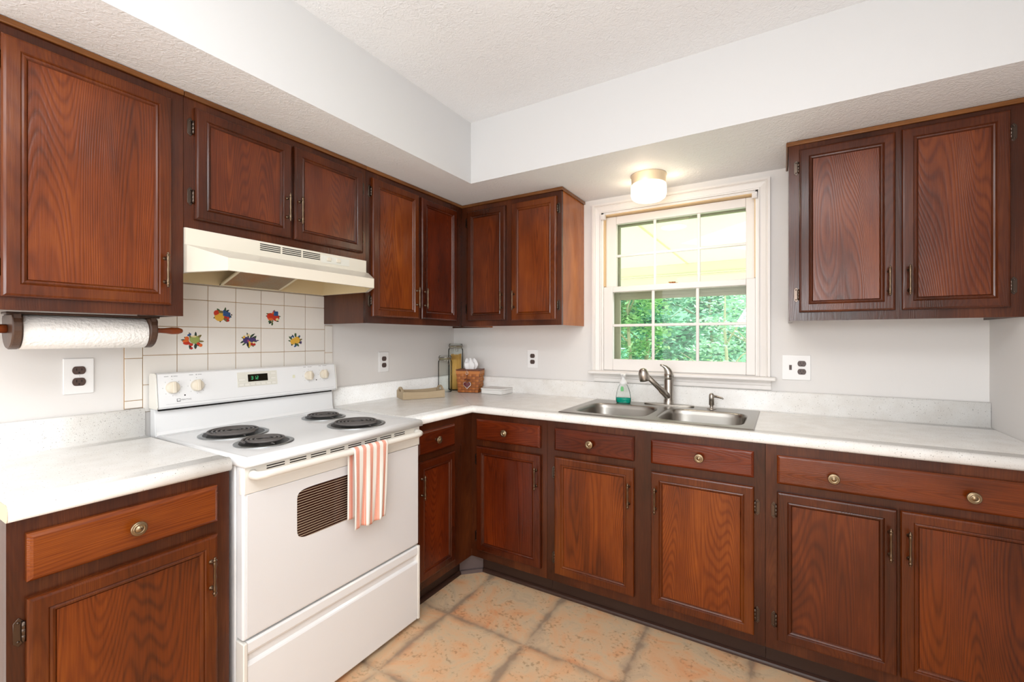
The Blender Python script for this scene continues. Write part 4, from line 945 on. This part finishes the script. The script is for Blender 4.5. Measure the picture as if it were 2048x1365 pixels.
def jar(label, loc, r, h, rz, pasta):
    j = thing('storage_jar', label, 'jar', loc, rz, 'clip-top glass jars')
    hb = h - .030
    MB().lathe([(0, .0005), (r * .9, .0005), (r, .006), (r, hb - .022), (r * .97, hb - .010), (r * .84, hb - .002), (r * .84, hb + .004)], n=40).build('jar_body', m_jar, j)
    MB().lathe([(r * .86, hb + .0045), (r * .90, hb + .007), (r * .90, hb + .020), (r * .84, hb + .027), (0, hb + .030)], n=36).build('jar_lid', m_jar, j)
    b = MB(); b.tube([(r * .93 * math.cos(a), r * .93 * math.sin(a), hb + .012) for a in [2 * PI * k / 32 for k in range(32)]], .0034, 6, closed=True)
    b.tube([(r * .87 * math.cos(a), r * .87 * math.sin(a), hb - .004) for a in [2 * PI * k / 32 for k in range(32)]], .002, 6, closed=True)
    b.tube([(r * .93, -.008, hb + .012), (r * 1.04, -.008, hb - .004), (r * 1.02, -.006, hb - .030)], .0016, 6); b.tube([(r * .93, .008, hb + .012), (r * 1.04, .008, hb - .004), (r * 1.02, .006, hb - .030), (r * 1.02, -.006, hb - .030)], .0016, 6)
    b.tube([(-r * .93, -.006, hb + .014), (-r * 1.03, -.006, hb + .004), (-r * 1.03, .006, hb + .004), (-r * .93, .006, hb + .014)], .0016, 6)
    b.build('wire_clasp', m_steel, j)
    MB().lathe([(r * .85, hb + .0035), (r * .89, hb + .0055), (r * .85, hb + .0065)], n=32).build('rubber_seal', mat('rubber_seal_amber', (150, 140, 90), .5), j)
    return j
jar('shorter empty clip-top glass jar in front of the pasta jar', (.088, -.206, ZC), .0475, .249, R(-20), False)
jar('taller clip-top glass jar filled with spaghetti in the corner', (.0795, -.080, ZC), .0525, .328, R(120), True)
b = MB(); rn = random.Random(3)
for k in range(60):
    a = rn.uniform(0, 2 * PI); q = .040 * math.sqrt(rn.random()); x, y = q * math.cos(a), q * math.sin(a); hh = rn.uniform(.235, .256)
    b.tube([(x, y, .008), (x + rn.uniform(-.004, .004), y + rn.uniform(-.004, .004), hh)], .0020, 5)
b.lathe([(0, .008), (.038, .008), (.038, .215), (0, .215)], n=20)
o = b.build('spaghetti', mat('dry_pasta', (226, 178, 96), .5)); o.location = (.0795, -.080, ZC); tag(o, 'bundle of dry spaghetti standing inside the taller jar', 'pasta', kind='stuff')
# tissue basket
bk = thing('tissue_basket', 'woven honey-brown basket tissue cover with a hanging heart charm', 'basket', (.2415, -.1250, ZC), R(20.5))
m_weave = wood('wood_splint', dark=(140, 76, 30), mid=(186, 112, 52), light=(214, 146, 78), along='X', figure=.5, rough=.4)
m_rim = wood('wood_basket_rim', dark=(86, 46, 26), mid=(120, 68, 40), light=(150, 92, 56), along='X', figure=.3, rough=.4)
hx0, hx1, hy0, hy1, hh = .069, .080, .056, .064, .150
b = MB()
def lerp(a, c_, t): return a + (c_ - a) * t
P4 = lambda t: [(-lerp(hx0, hx1, t), -lerp(hy0, hy1, t)), (lerp(hx0, hx1, t), -lerp(hy0, hy1, t)), (lerp(hx0, hx1, t), lerp(hy0, hy1, t)), (-lerp(hx0, hx1, t), lerp(hy0, hy1, t))]
z_ = lambda t: .0005 + hh * t
A = [b.bm.verts.new((*p, z_(0))) for p in P4(0)]; B = [b.bm.verts.new((*p, z_(.98))) for p in P4(.98)]
b.bm.faces.new(A[::-1]); b.bm.faces.new(B)
for i in range(4): b.bm.faces.new([A[i], A[(i + 1) % 4], B[(i + 1) % 4], B[i]])
b.build('basket_liner', m_rim, bk)
b = MB(); rows, cols = 7, 6
for side in range(4):
    for r in range(rows):
        for c_ in range(cols):
            t0, t1 = (r + .08) / rows * .83 + .01, (r + .92) / rows * .83 + .01; s0, s1 = (c_ + .02) / cols, (c_ + .98) / cols
            up = (r + c_) % 2; b.mi = up; o_ = .0065 if up else .0018
            pts = []
            for t in (t0, t1):
                q = P4(t); a, d = Vector((*q[side], z_(t))), Vector((*q[(side + 1) % 4], z_(t))); nrm = Vector(((d - a).y, -(d - a).x, 0)).normalized()
                for k, s__ in enumerate((s0, (s0 + s1) / 2, s1)): pts.append(a.lerp(d, s__) + nrm * (o_ if k == 1 else .0004))
            v = [b.bm.verts.new(p) for p in pts]
            for q in ((0, 1, 4, 3), (1, 2, 5, 4)): f = b.bm.faces.new([v[i] for i in q]); f.smooth = True; f.material_index = b.mi
b.build('woven_splints', [wood('wood_splint_dark', dark=(112, 56, 22), mid=(150, 82, 34), light=(180, 108, 50), along='Z', figure=.4, rough=.4), m_weave], bk)
b = MB()
for z0, z1, e, in ((.83, .965, .0035),):
    q0, q1 = P4(z0), P4(z1)
    for i in range(4):
        a, d = Vector((*q0[i], z_(z0))), Vector((*q0[(i + 1) % 4], z_(z0))); a2, d2 = Vector((*q1[i], z_(z1))), Vector((*q1[(i + 1) % 4], z_(z1))); nr = Vector(((d - a).y, -(d - a).x, 0)).normalized() * e
        v = [b.bm.verts.new(p) for p in (a, d, d2, a2, a + nr, d + nr, d2 + nr, a2 + nr)]
        for q in ((4, 5, 6, 7), (3, 7, 6, 2), (0, 1, 5, 4), (0, 4, 7, 3), (1, 2, 6, 5)): b.bm.faces.new([v[i] for i in q])
b.build('upper_band', m_weave, bk)
b = MB(); b.box(-.083, .083, -.067, .067, .1480, .1555, bev=.002); b.build('basket_lid', m_rim, bk)
m_silver = mat('silver_charm', (206, 200, 192), .22, metal=1)
heart = lambda s: [(s * 16 * math.sin(t) ** 3 / 16, s * (13 * math.cos(t) - 5 * math.cos(2 * t) - 2 * math.cos(3 * t) - math.cos(4 * t)) / 16) for t in [2 * PI * k / 40 for k in range(40)]]
ch = thing('heart_charm', 'dark red heart charm with silver rim hung on the tissue basket by a ribbon', 'charm', (.2415, -.1250, ZC), R(20.5))
fy_ = -.0765
b = MB(); b.prism([(u, v + .054) for u, v in heart(.0265)], fy_ - .002, fy_, 'y', bev=.001); b.build('charm_rim', m_silver, ch)
b = MB(); b.prism([(u, v + .0555) for u, v in heart(.0238)], fy_ - .005, fy_ - .0021, 'y', bev=.0012); b.build('charm_glass', mat('dark_red_glass', (96, 26, 30), .12), ch)
b = MB(); b.tube([(0, fy_ - .001, .076), (-.002, fy_ - .001, .100), (0, fy_ - .002, .121)], .002, 8); b.tube([(-.018, fy_ - .001, .088), (-.008, fy_ - .004, .094), (0, fy_ - .002, .090), (.012, fy_ - .004, .088), (.024, fy_ - .001, .085)], [.003, .005, .004, .005, .002], 8)
b.build('ribbon', mat('brown_ribbon', (110, 56, 34), .7), ch)
b = MB(); b.tube([(0, fy_ - .003, .152), (.008, fy_ - .003, .132), (.004, fy_ - .003, .124), (-.006, fy_ - .003, .124), (-.009, fy_ - .003, .130)], .0016, 8, closed=True); b.build('wire_hanger', m_silver, ch)
b = MB(); rows = []
nr = random.Random(5)
for k in range(8):
    t = k / 7; row = []
    for i in range(41):
        a = 2 * PI * i / 40; wob = 1 + .16 * math.sin(5 * a + 1.2 * t) + .10 * math.sin(9 * a + 2); rr = (.030 + .016 * math.sin(PI * min(1, t * .8 + .1))) * wob * (1 - .25 * t ** 4)
        row.append((rr * 1.0 * math.cos(a), rr * .7 * math.sin(a), .1558 + .062 * t + (.012 * math.sin(4 * a + .5) if t > .8 else 0)))
    rows.append(row)
b.grid(rows); b.grid([[tuple(Vector(p) * 1) for p in rows[-1]], [(p[0] * .4, p[1] * .4, p[2] - .012) for p in rows[-1]], [(0.002 * math.cos(i), 0.002 * math.sin(i), .206) for i in range(41)]])
o = b.build('tissue', mat('white_tissue', (248, 248, 248), .9, spec=.1)); o.location = (.2415, -.1250, ZC); o.rotation_euler = (0, 0, R(20.5)); tag(o, 'crumpled white tissue sticking out of the woven basket', 'tissue')
# low white box
wb = thing('white_box', 'low white lidded box beside the tissue basket against the splash', 'box', (.432, -.0945, ZC), R(2))
b = MB(); b.prism([(-.086, -.052), (-.070, -.068), (.078, -.068), (.086, -.030), (.086, .066), (-.086, .066)], .0005, .026, 'z', bev=.0015); b.build('box_base', mat('white_card', (240, 238, 234), .6), wb)
b = MB(); b.prism([(-.088, -.053), (-.071, -.070), (.079, -.070), (.088, -.031), (.088, .068), (-.088, .068)], .0262, .036, 'z', bev=.0015); b.build('box_lid', MATS['white_card'], wb)

# ------------------------------------------------------------------ outside: porch and wooded yard
struct(MB().box(-14, 14, .15, 24, -.6, -.45).build('ground', mat('pale_lawn', (176, 206, 150), .9)))
struct(MB().box(-5, 4, .16, 3.3, -.45, -.40).build('porch_floor', mat('pale_concrete', (222, 216, 200), .9)))
struct(MB().prism([(17, -.45), (24, 3.6), (24, -.45)], -14, 2.2, 'x').build('wooded_bank', mat('bank_green', (110, 176, 130), .9)))
pc = thing('porch_roof', 'pale cream porch ceiling with a beam seen through the upper window panes', 'porch', (1.2, 1.6, 0))
m_porch = mat('porch_cream_paint', (250, 250, 236), .6)
b = MB(); b.box(-5, 4, -1.43, 1.62, 2.160, 2.22)
b.build('porch_ceiling', m_porch, pc)
b = MB()
for x in (-3.6, -2.4, -1.2, -.10, 1.2, 2.4): b.box(x - .008, x + .008, -1.43, 1.40, 2.153, 2.160)
b.build('ceiling_batten', mat('batten_cream', (226, 220, 180), .6), pc)
b = MB(); b.box(-5, 4, 1.38, 1.52, 2.04, 2.160, bev=.003); b.box(-5, 4, 1.36, 1.54, 2.030, 2.044, bev=.003); b.box(-5, 4, 1.40, 1.50, 1.93, 2.030, bev=.003)
b.build('porch_beam', mat('beam_cream', (226, 224, 196), .6), pc)
for x in (-4.8, 3.6): MB().box(x - .05, x + .05, 1.40, 1.50, -.40, 1.93, bev=.004).build('porch_post', m_porch, pc)
def leaf_mat(name, a, b_):
    m = bpy.data.materials.new(name); m.use_nodes = True; nt = m.node_tree; L = nt.links.new; p = nt.nodes['Principled BSDF']
    tc = N(nt, 'ShaderNodeTexCoord'); n = N(nt, 'ShaderNodeTexNoise'); n.inputs['Scale'].default_value = 3.5; n.inputs['Detail'].default_value = 4; L(tc.outputs['Object'], n.inputs['Vector'])
    r = ramp(nt, [(.35, srgb(*a)), (.65, srgb(*b_))]); L(n.outputs['Fac'], r.inputs[0]); L(r.outputs[0], p.inputs['Base Color']); p.inputs['Roughness'].default_value = .5; return m
LMS = [leaf_mat('leaves_teal', (96, 176, 136), (154, 216, 184)), leaf_mat('leaves_green', (112, 180, 116), (174, 218, 148)), leaf_mat('leaves_light', (130, 196, 160), (200, 232, 200))]
clampf = lambda v, a, c_: max(a, min(c_, v))
def tree(label, x, y, h, rad, n, mi, seed, low=.06, name='tree', cat='tree', big=1.0):
    rn = random.Random(seed); t = thing(name, label, cat, (x, y, -.45), 0, 'trees and shrubs beyond the porch')
    b = MB(); b.tube([(0, 0, 0), (.04 * h, 0, h * .3), (.02 * h, .03, h * .6), (.08, 0, h * .9)], [h * .014, h * .011, h * .008, h * .003], 8)
    for k in range(6):
        a = rn.uniform(0, 6.28); z0 = h * rn.uniform(.12, .6); b.tube([(.03 * h, 0, z0), (math.cos(a) * rad * .4, math.sin(a) * rad * .4, z0 + h * .12), (math.cos(a) * rad * .8, math.sin(a) * rad * .7, z0 + h * .2)], [h * .006, h * .004, h * .0015], 6)
    b.build('trunk', mat('bark_pale', (176, 176, 140), .9), t)
    bm = bmesh.new()
    cl = [(rn.uniform(-.8, .8) * rad, rn.uniform(-.8, .8) * rad, h * (low + (1 - low) * rn.random()), rn.uniform(.22, .5) * rad) for _ in range(46)]
    for i in range(n):
        c_ = cl[rn.randrange(len(cl))]
        p = Vector((clampf(c_[0] + rn.gauss(0, .5) * c_[3], -rad, rad), clampf(c_[1] + rn.gauss(0, .5) * c_[3], -rad, rad), max(.02, c_[2] + rn.gauss(0, .22) * c_[3])))
        s_ = rn.uniform(.018, .040) * big; ax = Vector((rn.gauss(0, 1), rn.gauss(0, 1), rn.gauss(0, .3))).normalized(); up = Vector((rn.gauss(0, .4), rn.gauss(0, .6), 1)).cross(ax).normalized()
        vs = [bm.verts.new(p + ax * s_ * 1.5), bm.verts.new(p + up * s_ * .7), bm.verts.new(p - ax * s_ * 1.3), bm.verts.new(p - up * s_ * .7)]
        bm.faces.new(vs)
    me = bpy.data.meshes.new('foliage'); bm.to_mesh(me); bm.free(); me.materials.append(LMS[mi]); o = bpy.data.objects.new('foliage', me); C.objects.link(o); o.parent = t
    return t
tree('low teal shrub in front of the middle tree', -.75, 5.0, 1.5, .55, 4500, 0, 6, name='shrub', cat='shrub')
tree('low leafy green shrub in front of the sparse tree on the right', .75, 5.0, 1.35, .55, 3400, 1, 5, name='shrub', cat='shrub')
tree('dense teal-green tree seen at the left edge of the lower panes', -2.95, 7.2, 4.2, .95, 11000, 0, 1, big=1.3)
tree('green tree with a forked pale trunk in the left lower panes', -.98, 7.2, 4.0, .95, 11000, 1, 2, big=1.3)
tree('sparse pale green tree in the bright right panes', 1.0, 7.2, 3.2, .95, 3000, 2, 4, big=1.1)
tree('wide teal tree in the second row of the yard at the left', -4.2, 10.2, 5.0, 1.35, 12000, 0, 8, big=2.0)
tree('wide teal tree in the second row behind the forked trunk', -1.4, 10.2, 5.0, 1.35, 14000, 0, 9, big=2.0)
tree('thin pale tree in the second row at the right', 1.4, 10.2, 3.4, 1.35, 2600, 2, 12, big=1.7)
tree('large green tree in the farthest row at the left', -4.6, 14.5, 5.6, 2.1, 12000, 1, 10, big=3.2)
tree('large teal tree in the farthest row near the middle', -.3, 14.5, 5.6, 2.1, 11000, 0, 11, big=3.2)
